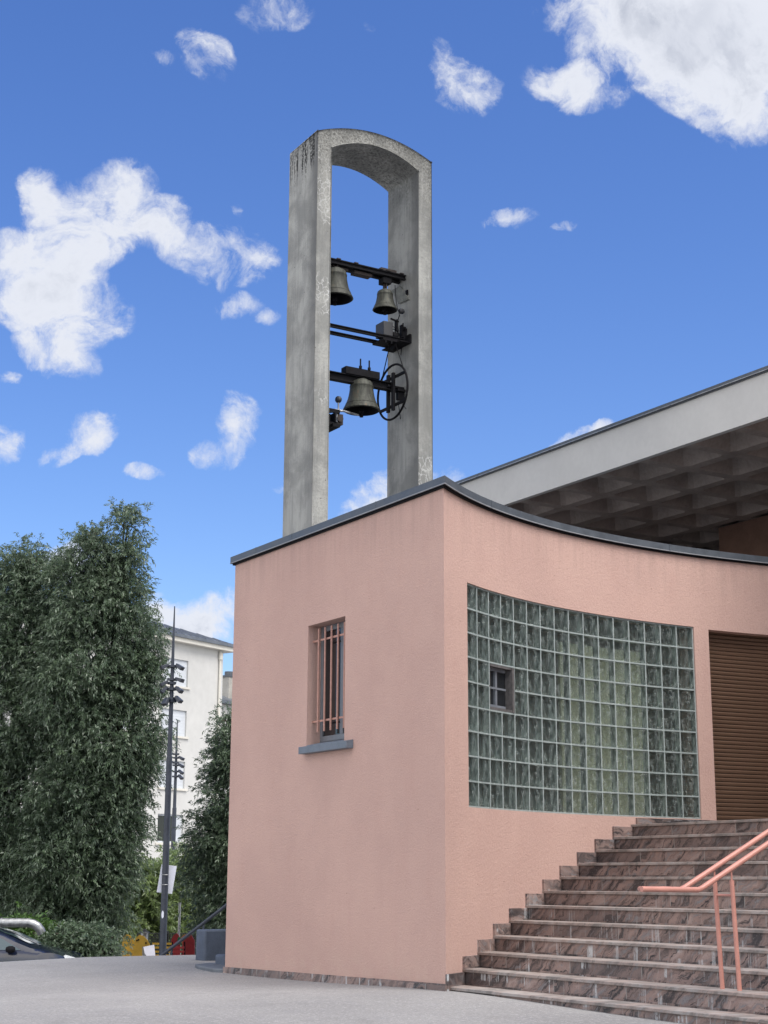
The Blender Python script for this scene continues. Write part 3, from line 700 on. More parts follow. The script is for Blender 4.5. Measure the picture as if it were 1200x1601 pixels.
# ------------------------------------------------------------------ handrail
MB.off = Vector((-.095, -.190, -.013))
hr = empty('handrail', (.69, -3.49, .4), 'salmon painted double tube handrail standing on the granite steps', 'handrail')
def railpath(y, x0):
    pts = [(x0, y, 1.268), (.235, y, 1.262)]
    sl2 = .48
    return pts + [(.29, y, 1.28), (5.4, y, 1.28 + 5.11 * sl2)]
for (y, x0) in ((-3.606, -.41), (-3.372, .02)):
    pts = railpath(y, x0)
    mb = MB(); mb.tube(pts, .0245, 14); mb.build('rail', M_RAIL, hr)
mb = MB(); mb.tube([(-.395, -3.606, 1.268), (-.36, -3.56, 1.268), (-.25, -3.40, 1.268), (-.19, -3.372, 1.268), (.03, -3.372, 1.2665)], .0242, 12); mb.build('return_rail', M_RAIL, hr)
for (y, xb, xt, zt) in ((-3.606, .677, .641, 1.345), (-3.372, .694, .656, 1.335)):
    mb = MB(); mb.tube([(xb, y, .39), (xt, y, zt)], .0205, 14); p = mb.build('post', M_RAIL, hr)
    mb = MB(); mb.tube([(xt, y, zt), (xt, y, zt + .13)], .008, 8); mb.build('rail_pin', M_RAIL, p)
mb = MB(); mb.tube([(.652, -3.606, 1.215), (.664, -3.372, 1.215)], .011, 8); mb.build('cross_brace', M_RAIL, hr)
for xb in (3.9,):
    for y in (-3.606, -3.372):
        mb = MB(); mb.tube([(xb, y, Z0 + 11 * HS - .01), (xb - .02, y, 1.28 + (xb - .29) * .48 - .02)], .0205, 12); mb.build('post', M_RAIL, hr)

MB.off = Vector((0, 0, 0))
# ------------------------------------------------------------------ bell tower
MB.off = Vector((-.068, 0, .034))
tw = empty('bell_tower', (2.75, 6.5, 0), 'tall weathered concrete bell frame of two slabs joined by a shallow arch', 'bell tower')
ta, tb, th_, ty, td = 1.6557, 3.8436, .2614, 6.0, .964
xi0, xi1 = ta + th_, tb - th_; cxm = (ta + tb) / 2
def arc(xa, xb, ze, rise, n_=24):
    return [(xa + (xb - xa) * k / n_, ze + rise * (1 - (2 * k / n_ - 1) ** 2)) for k in range(n_ + 1)]
outer = arc(ta, tb, 13.083, .24); inn = arc(xi0, xi1, 12.855, .24)
ar = MB()
NZ = 30
Yv = [ty, ty + td]
vs = []; fs = []
for (u, v) in [(ta, 0.0)] + outer + [(tb, 0.0), (xi1, 0.0)] + inn[::-1] + [(xi0, 0.0)]: vs.append((u, v))
ar = MB(); m = len(vs)
ar.add([(u, ty, v) for u, v in vs] + [(u, ty + td, v) for u, v in vs], [(i, (i + 1) % m, m + (i + 1) % m, m + i) for i in range(m)])
NO = 25
def ring(y, flip):
    b = len(ar.v); ar.v += [(u + MB.off.x, y + MB.off.y, v + MB.off.z) for u, v in vs]
    # left leg, right leg, arch strips
    f = []
    o0 = 1; i_last = 1 + NO + 2     # index of inn[-1] (right end) in vs
    for k in range(NO - 1):
        oa, ob = o0 + k, o0 + k + 1; ia, ib = i_last + (NO - 1 - k), i_last + (NO - 2 - k)
        f.append((oa, ob, ib, ia))
    f.append((0, 1, i_last + NO - 1, i_last + NO)); f.append((o0 + NO - 1, o0 + NO, i_last - 1, i_last))
    for q in f: ar.f.append(tuple(b + i for i in (q if not flip else q[::-1]))); ar.m.append(0)
ring(ty, False); ring(ty + td, True)
body = ar.build('frame', M_CONC, tw, .02)
md = body.modifiers[0]; md.segments = 2
wm = body.modifiers.new('weld', 'WELD'); wm.merge_threshold = .0005; body.modifiers.move(1, 0)
# ironwork beams (parts of the tower, cast into it)
def beam(z, y, h, wdt, xa=xi0 - .02, xb=xi1 + .02, name='beam', m_=M_DARK, chan=True):
    b = MB()
    if chan:
        t_ = h * .22; b.box((xa, y - wdt / 2, z + h / 2 - t_), (xb, y + wdt / 2, z + h / 2)); b.box((xa, y - wdt / 2, z - h / 2), (xb, y + wdt / 2, z - h / 2 + t_)); b.box((xa, y - wdt * .12, z - h / 2 + t_), (xb, y + wdt * .12, z + h / 2 - t_))
    else: b.box((xa, y - wdt / 2, z - h / 2), (xb, y + wdt / 2, z + h / 2))
    return b.build(name, m_, tw)
beam(11.09, 6.40, .085, .06); beam(11.09, 6.58, .085, .06)
b = MB()
for x in (2.02, 2.29, 2.62, 3.1, 3.24, 3.5): b = MB(); b.box((x - .035, 6.36, 11.134), (x + .035, 6.62, 11.150)); b.build('clamp_plate', M_RUST, tw)
b = MB(); b.box((2.62, 6.42, 10.985), (2.95, 6.56, 11.0299)); b.build('packing_plate', M_RUST, tw); b = MB(); b.box((3.12, 6.41, 11.151), (3.42, 6.57, 11.19)); b.build('packing_plate', M_RUST, tw); b = MB(); b.box((2.33, 6.43, 10.99), (2.50, 6.55, 11.0299))
b.build('packing_plate', M_RUST, tw)
beam(9.965, 6.36, .055, .05); beam(9.965, 6.66, .055, .05)
b = MB(); b.box((xi1 - .035, 6.20, 9.885), (xi1 + .004, 6.78, 10.04)); b.box((xi1 - .22, 6.20, 9.885), (xi1 - .0351, 6.78, 9.90)); b.build('wall_bracket', M_DARK, tw)
b = MB(); b.box((3.12, 6.335, 9.905), (3.50, 6.68, 9.936))
for x in (3.16, 3.27): b.box((x, 6.33, 9.86), (x + .02, 6.35, 9.9049))
b.build('motor_tray', M_DARK, tw)
# bells ------------------------------------------------------------
def bell(cx, cy, zlip, R, H, label, head_z, swing=False):
    e = empty('bell', (cx, cy, zlip), label, 'bell', 'bronze bells in the concrete frame')
    c = (cx, cy, zlip)
    prof = [(R * .93, .0), (R, .012 * H / .46), (R * .985, H * .06), (R * .90, H * .16), (R * .865, H * .20), (R * .87, H * .215), (R * .84, H * .235), (R * .76, H * .36), (R * .70, H * .50), (R * .655, H * .66), (R * .635, H * .78), (R * .65, H * .80), (R * .65, H * .83), (R * .63, H * .85), (R * .60, H * .93), (R * .52, H * .985), (R * .36, H * 1.0), (R * .34, H * 1.05), (R * .16, H * 1.06), (0.0001, H * 1.06)]
    inn_ = [(R * .93, .0), (R * .86, H * .05), (R * .74, H * .25), (R * .60, H * .55), (R * .54, H * .80), (R * .45, H * .90), (.0001, H * .92)]
    mb = MB(); mb.lathe(prof, c, 48); mb.mi = 1; mb.lathe(inn_, c, 48); mb.build('bell_body', [M_BELL, M_DARK], e, fix=False)  # inner surface coloured black to stand in for the unlit hollow
    mb = MB(); mb.tube([(cx, cy, zlip + H * .8), (cx, cy, zlip + H * .05)], .012, 8); mb.tube([(cx, cy, zlip + H * .14), (cx, cy, zlip + H * .08), (cx, cy, zlip - H * .02), (cx, cy, zlip - H * .05)], [.02, .042, .042, .02], 14)
    mb.tube([(cx, cy, zlip - H * .05), (cx, cy, zlip - H * .20)], [.018, .032], 10); mb.build('clapper', M_DARK, e)
    mb = MB()
    for dy in (-.45, .45): mb.tube([(cx - .0, cy + dy * R * .5, zlip + H * 1.0), (cx, cy + dy * R * .5, head_z + .02)], .012, 8)
    mb.tube([(cx, cy, zlip + H * 1.02), (cx, cy, head_z)], R * .17, 12); mb.build('crown', M_RUST, e)
    return e
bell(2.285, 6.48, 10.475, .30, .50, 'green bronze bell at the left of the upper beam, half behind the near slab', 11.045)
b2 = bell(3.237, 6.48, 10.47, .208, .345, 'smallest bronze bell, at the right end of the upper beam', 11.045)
MBx = MB(); MBx.box((3.16, 6.40, 10.93), (3.315, 6.56, 11.029)); MBx.build('hanger', M_DARK, b2)
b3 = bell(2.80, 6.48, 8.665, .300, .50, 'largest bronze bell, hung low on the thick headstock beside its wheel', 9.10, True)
mb = MB(); mb.box((xi0 - .01, 6.42, 9.10), (3.40, 6.54, 9.115)); mb.box((xi0 - .01, 6.42, 9.215), (3.40, 6.54, 9.23)); mb.box((xi0 - .01, 6.465, 9.1151), (3.40, 6.495, 9.2149)); mb.box((1.93, 6.40, 9.065), (2.07, 6.56, 9.0995))
hd = mb.build('headstock', M_DARK, b3)
mb = MB(); mb.box((2.46, 6.40, 9.2305), (3.10, 6.56, 9.355)); mb.build('headstock_block', M_DARK, hd, .006)
for x in (2.735, 2.90):
    mb = MB(); mb.tube([(x, 6.41, 9.34), (x, 6.41, 9.52)], .013, 8); mb.tube([(x, 6.41, 9.36), (x, 6.41, 9.40)], .026, 6); mb.build('bolt', M_DARK, hd)
# wheel in the plane X = 3.36
WX, WY, WZ, WRD = 3.37, 6.45, 9.075, .46
mb = MB(); mb.tube([(WX, WY + WRD * math.cos(a), WZ + WRD * math.sin(a)) for a in np.linspace(0, 2 * math.pi, 48, endpoint=False)], .019, 8, closed=True)
wh = mb.build('bell_wheel', M_DARK, b3)
mb = MB()
for dz_ in (.24, -.24):
    mb = MB(); h2 = math.sqrt(WRD ** 2 - dz_ ** 2); mb.box((WX - .015, WY - h2, WZ + dz_ - .022), (WX + .015, WY + h2, WZ + dz_ + .022)); mb.build('spoke', M_DARK, wh)
mb = MB()
for dy in (-.085, .07): mb = MB(); mb.box((WX - .06, WY + dy - .028, WZ - .34), (WX - .0155, WY + dy + .028, WZ + .30)); mb.build('upright', M_DARK, wh)
mb = MB(); mb.tube([(WX - .1, WY, WZ + .09), (xi1 + .01, WY, WZ + .09)], .028, 10); mb.box((WX + .06, WY - .07, WZ + .02), (xi1 + .003, WY + .07, WZ + .06)); mb.box((WX + .08, WY - .04, WZ - .12), (xi1 + .003, WY + .02, WZ + .0199)); mb.tube([(WX + .1, WY - .02, WZ - .1), (WX + .17, WY - .15, WZ - .30)], .006, 6); mb.tube([(WX + .1, WY, WZ - .1), (WX + .19, WY + .05, WZ - .42)], .006, 6); mb.build('bearing', M_DARK, wh)
mb = MB()
for dy, y1 in ((-.10, -.44), (.07, .42)): mb.tube([(WX, 6.47 + dy, 9.90), (WX, WY + y1, WZ + .11 if dy < 0 else WZ + .13)], .009, 6)
mb.build('drive_chain', M_DARK, wh)
# swing motor
mo = empty('bell_motor', (3.3, 6.5, 9.94), 'grey box motor with cables on the middle beams above the bell wheel', 'motor')
mb = MB(); mb.box((3.13, 6.34, 9.993), (3.31, 6.60, 10.235)); mb.build('housing', M_GREYBOX, mo, .008)
mb = MB(); mb.lathe([(.0001, -.05), (.065, -.05), (.075, -.03), (.075, .04), (.05, .06), (.0001, .06)], (3.40, 6.45, 10.04), 20, 'X'); mb.build('drum', M_DARK, mo)
mb = MB()
mb.tube([(3.31, 6.42, 10.20), (3.39, 6.40, 10.18), (3.45, 6.38, 10.08), (3.47, 6.38, 9.96)], .007, 6); mb.tube([(3.31, 6.45, 10.15), (3.42, 6.42, 10.16), (3.47, 6.40, 10.05), (3.52, 6.40, 9.90), (3.50, 6.40, 9.72)], .007, 6)
mb.build('cable', M_DARK, mo)
mb = MB(); mb.tube([(WX, 6.47, 9.90), (WX + .05, 6.47, 9.90)], .09, 20); mb.tube([(3.3, 6.47, 9.90), (3.55, 6.47, 9.90)], .02, 10); mb.build('sprocket', M_DARK, mo)
# strikers
hm = empty('bell_hammer', (3.48, 6.45, 10.1), 'iron ball striker on a rocking arm beside the smallest bell', 'bell hammer', 'bell strikers on the concrete frame')
mb = MB(); mb.tube([(3.455, 6.40, 10.12), (3.43, 6.40, 10.27), (3.455, 6.40, 10.36), (3.485, 6.42, 10.42)], .009, 8); mb.tube([(3.485, 6.42, 10.42), (3.44, 6.45, 10.62), (3.42, 6.46, 10.95)], .006, 6); mb.build('arm', M_DARK, hm)
mb = MB(); mb.lathe([(.0001, -.05), (.03, -.045), (.045, -.025), (.045, .025), (.03, .045), (.0001, .05)], (3.485, 6.36, 10.47), 20, 'X'); mb.build('hammer_head', M_GREYBOX, hm)
mb = MB(); mb.box((3.40, 6.37, 10.12), (3.43, 6.44, 10.32)); mb.box((3.49, 6.36, 10.02), (3.52, 6.43, 10.24)); mb.box((3.52, 6.34, 9.995), (3.585, 6.46, 10.18)); mb.tube([(3.28, 6.36, 10.30), (3.44, 6.38, 10.285)], .018, 8); mb.tube([(3.50, 6.33, 10.17), (3.54, 6.33, 10.17)], .03, 12); mb.tube([(3.51, 6.35, 10.02), (3.51, 6.35, 10.26)], .012, 8); mb.build('bracket', M_DARK, hm)
hm = empty('bell_hammer', (2.05, 6.45, 8.3), 'iron ball striker on a cluttered bracket at the lip of the largest bell', 'bell hammer', 'bell strikers on the concrete frame')
mb = MB(); mb.box((1.91, 6.30, 8.50), (2.30, 6.34, 8.56)); mb.box((1.91, 6.30, 8.29), (2.26, 6.34, 8.34)); mb.box((1.91, 6.60, 8.50), (2.30, 6.64, 8.55)); mb.box((1.91, 6.60, 8.29), (2.26, 6.64, 8.34)); mb.box((2.20, 6.28, 8.345), (2.23, 6.66, 8.499)); mb.box((2.12, 6.2, 8.24), (2.25, 6.7, 8.289)); mb.box((2.02, 6.34, 8.36), (2.15, 6.58, 8.48)); mb.tube([(1.92, 6.9, 8.36), (2.2, 6.45, 8.27)], .022, 6); mb.tube([(1.92, 6.2, 8.42), (2.15, 6.3, 8.50)], .015, 6); mb.build('bracket', M_DARK, hm)
mb = MB(); mb.box((2.27, 6.33, 8.33), (2.375, 6.50, 8.50)); mb.tube([(2.31, 6.30, 8.42), (2.31, 6.34, 8.42)], .055, 14); mb.build('coil', M_RUST, hm)
mb = MB(); mb.tube([(2.33, 6.40, 8.53), (2.325, 6.40, 8.72)], .014, 8); mb.tube([(2.26, 6.33, 8.36), (2.26, 6.33, 8.49)], .012, 8); mb.build('arm', M_GALV, hm)
mb = MB(); mb.tube([(2.23, 6.36, 8.565), (2.37, 6.36, 8.565)], .020, 8); mb.tube([(2.37, 6.38, 8.58), (2.72, 6.44, 8.575)], .018, 8); mb.build('tie_rod', M_GALV, hm)
mb = MB(); mb.lathe([(.0001, -.04), (.04, -.04), (.055, -.02), (.055, .02), (.04, .04), (.0001, .04)], (2.325, 6.40, 8.76), 22, 'X'); mb.build('hammer_head', M_GREYBOX, hm)
def atx(x, y, X): r_ = ray(x, y); return CP + r_ * ((X - CP.x) / r_.x)
pq_ = [atx(x, y, 3.487) for x, y in ((625, 447), (612, 454), (622.5, 475), (639, 468))]
MB.off = Vector((0, 0, 0)); pp = MB(); pp.hexa([p for p in pq_] + [p + Vector((.012, 0, 0)) for p in pq_]); o_ = pp.build('mounting_plate', M_PLATE, tw)
pp = MB(); pp.box((3.49, 6.30, 10.80), (3.53, 6.36, 10.88)); pp.build('plate_lug', M_DARK, o_)

# ------------------------------------------------------------------ low walls and rails behind the building
def box_at(name, x0, x1, y0, y1, D, depth, m_, parent=None, bev=.02):
    a = at(x0, y1, D); b = at(x1, y1, D); t = at(x0, y0, D)
    hgt = (t - a).z; zb = a.z - .3
    v = [Vector((a.x, a.y, zb)), Vector((b.x, b.y, zb)), Vector((b.x, b.y, zb)) + FH * depth, Vector((a.x, a.y, zb)) + FH * depth]
    mb = MB(); mb.hexa(v + [p + Vector((0, 0, hgt + .3)) for p in v]); return mb.build(name, m_, parent, bev)
pb = MB(); p0 = Vector((1.55, 9.75, 0)); dX = Vector((.90, .02, 0)).normalized()
# parapet runs parallel to the rear of the building
pw = MB(); pw.box((1.13, 8.40, -.2), (3.6, 8.74, .57)); o = pw.build('parapet', M_PARA, None, .03); tag(o, 'slate blue rendered parapet behind the far edge of the pink wall', 'low wall')
pw = MB(); pw.box((.47, 6.34, 0), (1.7, 6.66, .29)); o = pw.build('concrete_block', M_PARA, None, .035); tag(o, 'small slate blue rounded block beside the far pink corner', 'block')
pw = MB()
pw.prism([(-.02, L + .003), (-.08, 5.55), (.05, 6.3), (.20, 6.72), (.5, 6.95), (2, 7.0), (2, L + .003)], lambda u, v, t: (u, v, t), .0, .155)
o = pw.build('paving_slab', M_SLAB, None, .015); tag(o, 'low blue grey slab on the ground at the far pink corner', 'slab')
hr2 = empty('stair_railing', at(262, 1490, 29), 'dark green sloping railing rising behind the slate blue parapet', 'railing')
mb = MB(); mb.tube([at(248, 1497, 29), at(360, 1410, 29)], .030, 10); mb.build('rail', M_MAST, hr2)
for (x, y) in ((318, 1446), (268, 1484)):
    mb = MB(); p = at(x, y, 29); mb.tube([p, p - Vector((0, 0, 1.4))], .022, 8); mb.build('post', M_MAST, hr2)
# ------------------------------------------------------------------ street lamps
def lamp(D, base, top, r0, r1, z0, spots, label, s=1.0):
    b = at(*base, D); t = at(*top, D); t.x, t.y = b.x, b.y
    e = empty('street_lamp', (b.x, b.y, z0), label, 'street lamp', 'dark spotlight masts')
    H = t.z - z0
    mb = MB(); mb.tube([(b.x, b.y, z0), (b.x, b.y, z0 + H * .60), (b.x, b.y, z0 + H * .60 + .01), (b.x, b.y, t.z - 1.55 * s), (b.x, b.y, t.z)], [r0, r0 * .80, r0 * .66, r0 * .52, r1], 14); mb.build('mast', M_MAST, e)
    mb = MB(); mb.tube([(b.x, b.y, z0), (b.x, b.y, z0 + .06)], r0 * 2.1, 14); mb.build('base_plate', M_MAST, e)
    for (x, y, sx, tilt) in spots:
        p = at(x, y, D); c = Vector((b.x, b.y, p.z)); dirx = RH * sx - FH * .35
        dirx.normalize()
        mb = MB(); cc = c + dirx * .16 * s; ax = (dirx * math.cos(rad(tilt)) + Vector((0, 0, -1)) * math.sin(rad(tilt)))
        side = dirx.cross(Vector((0, 0, 1))).normalized(); upv = side.cross(ax)
        q = []
        for (u, wv, hv) in ((-.07, .055, .03), (.11, .08, .045)):
            for (a_, b_) in ((-1, -1), (1, -1), (1, 1), (-1, 1)): q.append(cc + ax * u * s + side * a_ * wv * s + upv * b_ * hv * s)
        mb.hexa(q); sp = mb.build('spotlight', M_MAST, e, .008)
        mb = MB(); mb.tube([c, cc], .022 * s, 6); mb.obox(c, dirx, side, (0, 0, 1), .16 * s, .18 * s, .05 * s); mb.build('arm', M_MAST, sp)
        mb = MB(); mb.obox(cc + ax * .113 * s, ax, side, upv, .006 * s, .14 * s, .075 * s); mb.build('lens', M_GREYBOX, sp)
    return e
z_st = -1.11
lp = lamp(34, (254, 1490), (276, 926), .082, .012, z_st, [(262, 1028, -1, 25), (282, 1028, 1, 35), (280, 1050, 1, 20), (262, 1056, -1, 30), (262, 1066, -1, 50), (282, 1066, 1, 40), (285, 1082, 1, 45), (268, 1086, -.3, 60)], 'tall dark mast with clustered spotlights, nearer of the two, carrying white boards')
lamp(62, (270, 1340), (283, 1120), .105, .02, z_st, [(276, 1176, -1, 25), (286, 1182, 1, 30), (276, 1190, -1, 30), (288, 1194, 1, 30), (286, 1204, 1, 40), (288, 1212, 1, 45)], 'smaller looking dark mast with spotlights in front of the cream apartment block', 1.25)
# boards tied to the mast, and a sticker
c = at(256, 1374, 34); c = Vector((lp.location.x, lp.location.y, c.z))
mb = MB(); ax = (RH * math.cos(rad(6)) + Vector((0, 0, 1)) * math.sin(rad(-6))); az_ = (Vector((0, 0, 1)) * math.cos(rad(6)) + RH * math.sin(rad(8)))
mb.obox(c + FH * .115 + RH * .02, ax, FH, az_, .34, .006, .60); o = mb.build('notice_board', M_WHITE); tag(o, 'blank white board strapped to the near lamp mast', 'board')
for dz_ in (.09, -.12):
    mb = MB(); mb.tube([c + Vector((0, 0, dz_)) + RH * .085 * math.cos(a) + FH * .085 * math.sin(a) for a in np.linspace(0, 2 * math.pi, 16, endpoint=False)], .006, 5, closed=True); mb.build('strap', M_GALV, o)
st_ = at(252, 1430, 34); mb = MB(); cz = Vector((lp.location.x, lp.location.y, st_.z))
rr_ = [cz - FH * .079 * math.cos(a) - RH * .079 * math.sin(a) for a in (-.1, .15, .4, .6)]
hh = [.045, .085, .08, .03]
mb.add([p + Vector((0, 0, h)) for p, h in zip(rr_, hh)] + [p - Vector((0, 0, h * .9)) for p, h in zip(rr_, hh)], [(i, i + 1, 5 + i, 4 + i) for i in range(3)])
s_ = mb.build('sticker', M_WHITE, lp)
# ------------------------------------------------------------------ playground bits
DP = 44.0
def panel(name, poly, m_, label, cat, D=DP, thick=.04, parent=None, group=None):
    mb = MB(); pts = [at(x, y, D) for x, y in poly]; k = len(pts)
    mb.add(pts + [p + FH * thick for p in pts], [tuple(range(k))[::-1], tuple(range(k, 2 * k))] + [(i, (i + 1) % k, k + (i + 1) % k, k + i) for i in range(k)])
    o = mb.build(name, m_, parent)
    if parent is None: tag(o, label, cat, group)
    return o
def ell(cx, cy, rx, ry, a0=0, a1=360, n_=18): return [(cx + rx * math.cos(rad(a0 + (a1 - a0) * k / n_)), cy - ry * math.sin(rad(a0 + (a1 - a0) * k / n_))) for k in range(n_)]
yp = panel('play_panel', [(209, 1500), (209, 1474), (212, 1466), (218, 1461), (224, 1463), (230, 1469), (234, 1476), (234, 1479), (222, 1480), (222, 1500)], M_YEL, 'yellow scalloped playground panel nearest the lamp mast', 'play panel', group='coloured playground panels')
for (x, y) in ((214, 1470), (216.5, 1469), (228, 1474)): mb = MB(); mb.tube([at(x, y, DP - .01), at(x, y, DP + .005)], .025, 10); mb.build('hole', M_DARK, yp)
panel('play_panel', [(190, 1500), (191, 1474), (192, 1465), (197, 1460), (203, 1462), (208, 1468), (210, 1475), (210, 1500)], M_YEL, 'yellow playground panel at the left, behind the dark shrub leaves', 'play panel', D=DP + .3, group='coloured playground panels')
panel('play_panel', [(267, 1512)] + [(267, 1476)] + [(268, 1468), (271, 1462), (275, 1459), (278, 1460), (281, 1465), (281.5, 1476)] + [(281, 1512)], M_RED, 'red rounded playground panel next to the green one', 'play panel', group='coloured playground panels')
panel('play_panel', [(278, 1476), (277, 1468), (279, 1464), (283, 1468), (284, 1476)], M_GRN, 'small green playground panel between two red ones', 'play panel', D=DP - .06, group='coloured playground panels')
panel('play_panel', [(281, 1476), (283, 1466), (287, 1461), (292, 1460), (294, 1476)], M_ORG, 'orange playground panel behind the right red one', 'play panel', D=DP + .15, group='coloured playground panels')
panel('play_panel', [(286, 1512), (285, 1474), (288, 1465), (293, 1460), (298, 1460), (304, 1470), (304, 1512)], M_RED, 'red playground panel touching the slate blue parapet', 'play panel', D=DP + .05, group='coloured playground panels')
fe = empty('playground_fence', at(255, 1500, DP - 1), 'low fence of yellow and red horizontal boards behind the lamp mast', 'fence')
for k, y in enumerate((1473.5, 1479.5, 1486, 1492, 1499)):
    panel('slat', [(238, y), (268, y), (268, y + 3.1), (238, y + 3.1)], M_YEL, '', '', D=DP - 1, parent=fe)
    if k: panel('slat', [(268.2, y), (288, y), (288, y + 3.1), (268.2, y + 3.1)], M_RED, '', '', D=DP - 1, parent=fe)
for x in (239, 268, 287.5): panel('post', [(x, 1472), (x + 2, 1472), (x + 2, 1512), (x, 1512)], M_DARK, '', '', D=DP - .93, parent=fe)
mf = empty('mesh_fence', at(255, 1500, DP + 3), 'dark wire mesh fence around the playground in front of the shrubs', 'fence')
mb = MB()
for k in range(34): x = 215 + k * 3.0; mb.tube([at(x, 1458, DP + 3), at(x, 1512, DP + 3)], .016, 4)
for k in range(12): y = 1459 + k * 4.2; mb.tube([at(214, y, DP + 3), at(320, y, DP + 3)], .014, 4)
mb.build('mesh', M_MESH, mf)
for x in (230, 262, 296):
    mb = MB(); mb.tube([at(x, 1455, DP + 3.05), at(x, 1515, DP + 3.05)], .035, 8); mb.build('post', M_MESH, mf)
bn = empty('litter_bin', at(224, 1500, DP + 1), 'grey litter bin with a flat lid behind the yellow playground panel', 'litter bin')
p = at(224.5, 1500, DP + 1); tp = at(224.5, 1456, DP + 1).z
mb = MB(); mb.tube([(p.x, p.y, z_st), (p.x, p.y, tp - .04)], .105, 16); mb.build('bin_body', M_GALV, bn)
mb = MB(); mb.lathe([(.0001, .07), (.05, .06), (.06, .0), (.13, -.01), (.15, -.04), (.0001, -.045)], (p.x, p.y, tp), 18); mb.build('lid', M_GREYBOX, bn)
# grey post in the shrubs
p = at(281, 1412, 45); mb = MB(); mb.tube([(p.x, p.y, z_st), (p.x, p.y, p.z)], .036, 8); mb.tube([(p.x, p.y, p.z), (p.x, p.y, p.z + .02)], .042, 8); tag(mb.build('wooden_post', M_GALV), 'thin pale grey post in front of the green shrubs', 'post')
# paper notice propped at the plaza edge
pq = panel('paper_sheet', [(224, 1480), (241, 1476.5), (243, 1498), (238, 1500), (229, 1494), (226, 1490)], M_PAPER, 'torn white paper sheet at the edge of the plaza beside the lamp mast', 'paper', D=33.3, thick=.004)
# ------------------------------------------------------------------ pipe arch and car
pi = empty('bent_pipe', at(-60, 1500, 35.5), 'thick galvanised pipe bent over above the dark car', 'pipe')
pts = []
D_ = 35.5
c0 = [(-330, 1560), (-330, 1470)] + [(-330 + 22 - 22 * math.cos(rad(a)), 1465 - 22 * math.sin(rad(a))) for a in (0, 30, 60, 90)] + [(-100, 1442.5), (45, 1442.5), (53, 1444.5), (59, 1448.5), (63, 1454), (65.5, 1459)]
mb = MB(); mb.tube([at(x, y, D_) for x, y in c0], 7.2 / FPX * D_, 20, cap=False); mb.tube([at(x, y, D_) for x, y in c0], 6.3 / FPX * D_, 20, cap=False)
mb.build('tube', M_GALV, pi, fix=False)
mb = MB(); mb.tube([at(2, 1442.5, D_), at(4, 1442.5, D_)], 7.9 / FPX * D_, 20); mb.build('collar', M_GALV, pi)

DC = 33.0; PXM = FPX / DC
co = at(115, 1495.5, DC); car = empty('parked_car', (co.x, co.y, z_st), 'dark navy hatchback parked below the plaza edge at the far left', 'car')
def cp(u, v, z): return Vector((co.x, co.y, z_st)) + RH * u + FH * v + Vector((0, 0, z))      # u: along the car, nose at 0, tail negative
zh = co.z - z_st
prof = [(-4.15, .30), (-4.2, .75), (-4.12, 1.0), (-3.9, 1.32), (-3.4, 1.44), (-2.6, 1.475), (-1.95, 1.44), (-1.55, 1.33), (-.95, 1.075), (-.55, .985), (-.15, zh), (.0, zh - .14), (.12, .62), (.13, .30)]
SEC = [(-1, 0), (-.97, .0), (-.9, 0), (0, 0)]
mb = MB(); rows = []
vfr = [0, .06, .18, .5, .82, .94, 1.0]
def carz(u): return float(np.interp(u, [p_[0] for p_ in prof[1:-1]], [p_[1] for p_ in prof[1:-1]]))
us = sorted([p_[0] for p_ in prof[1:-1]] + list(np.linspace(-4.1, .1, 30)))
vs = []; NK = 11
for u in us:
    zt = carz(u); hw = .86 * (1 - .10 * max(0, (u + .7) / .85) ** 2) * (1 - .06 * max(0, (-3.3 - u) / .9) ** 2)
    belt = min(.93 + .0 * u, zt - .02)
    tum = .86 if zt > 1.0 else .96
    k = min(1, max(0, (zt - .98) / .35)); topw = hw * (.93 - .16 * k)
    sec = [(-hw * .93, .28), (-hw, .45), (-hw, belt - .12), (-hw * .975, belt), (-topw, zt - .09 * (.4 + .6 * k)), (-topw * .82, zt - .015), (0, zt + .015)]
    sec = sec + [(-y_, z_) for (y_, z_) in sec[:-1][::-1]]
    vs.append([cp(u, .88 + y_, z_) for y_, z_ in sec])
m_ = len(vs[0]); flat = [v for r_ in vs for v in r_]
mb.add(flat, [(i * m_ + k, (i + 1) * m_ + k, (i + 1) * m_ + k + 1, i * m_ + k + 1) for i in range(len(vs) - 1) for k in range(m_ - 1)] + [tuple(range(m_))[::-1], tuple((len(vs) - 1) * m_ + k for k in range(m_))])
cb = mb.build('body', M_CARP, car)
def side_win(poly, m_w=M_CARG, name='side_window', off=.012, par=car):
    mb = MB(); q = []
    for (u, z) in poly:
        zt = carz(u); hw = .86; k = min(1, max(0, (zt - .98) / .35)); topw = hw * (.93 - .16 * k); belt = .93
        f = min(1, max(0, (z - belt) / max(.05, zt - .09 * (.4 + .6 * k) - belt))); y_ = -(hw * .975 + (topw - hw * .975) * f)
        q.append((u, y_ - off, z))
    mb.add([cp(u, .88 + y_, z) for u, y_, z in q] + [cp(u, .88 + y_ + .02, z) for u, y_, z in q], [tuple(range(len(q))), tuple(range(len(q), 2 * len(q)))[::-1]])
    return mb.build(name, m_w, par)
side_win([(-1.12, .985), (-1.25, 1.045), (-1.55, 1.20), (-1.80, 1.305), (-2.2, 1.345), (-2.2, .985)])
side_win([(-2.28, .985), (-2.28, 1.345), (-3.0, 1.34), (-3.25, 1.28), (-3.25, .985)])
mb = MB(); mb.add([cp(u, .88 + y_, carz(u) + .006) for u, y_ in ((-.97, -.50), (-.97, .50), (-1.80, .42), (-1.80, -.42))] + [cp(u, .88 + y_, carz(u) + .010) for u, y_ in ((-1.4, -.55), (-1.4, .55))], [(0, 1, 5, 4), (4, 5, 2, 3)]); mb.build('windscreen', M_CARG, car)
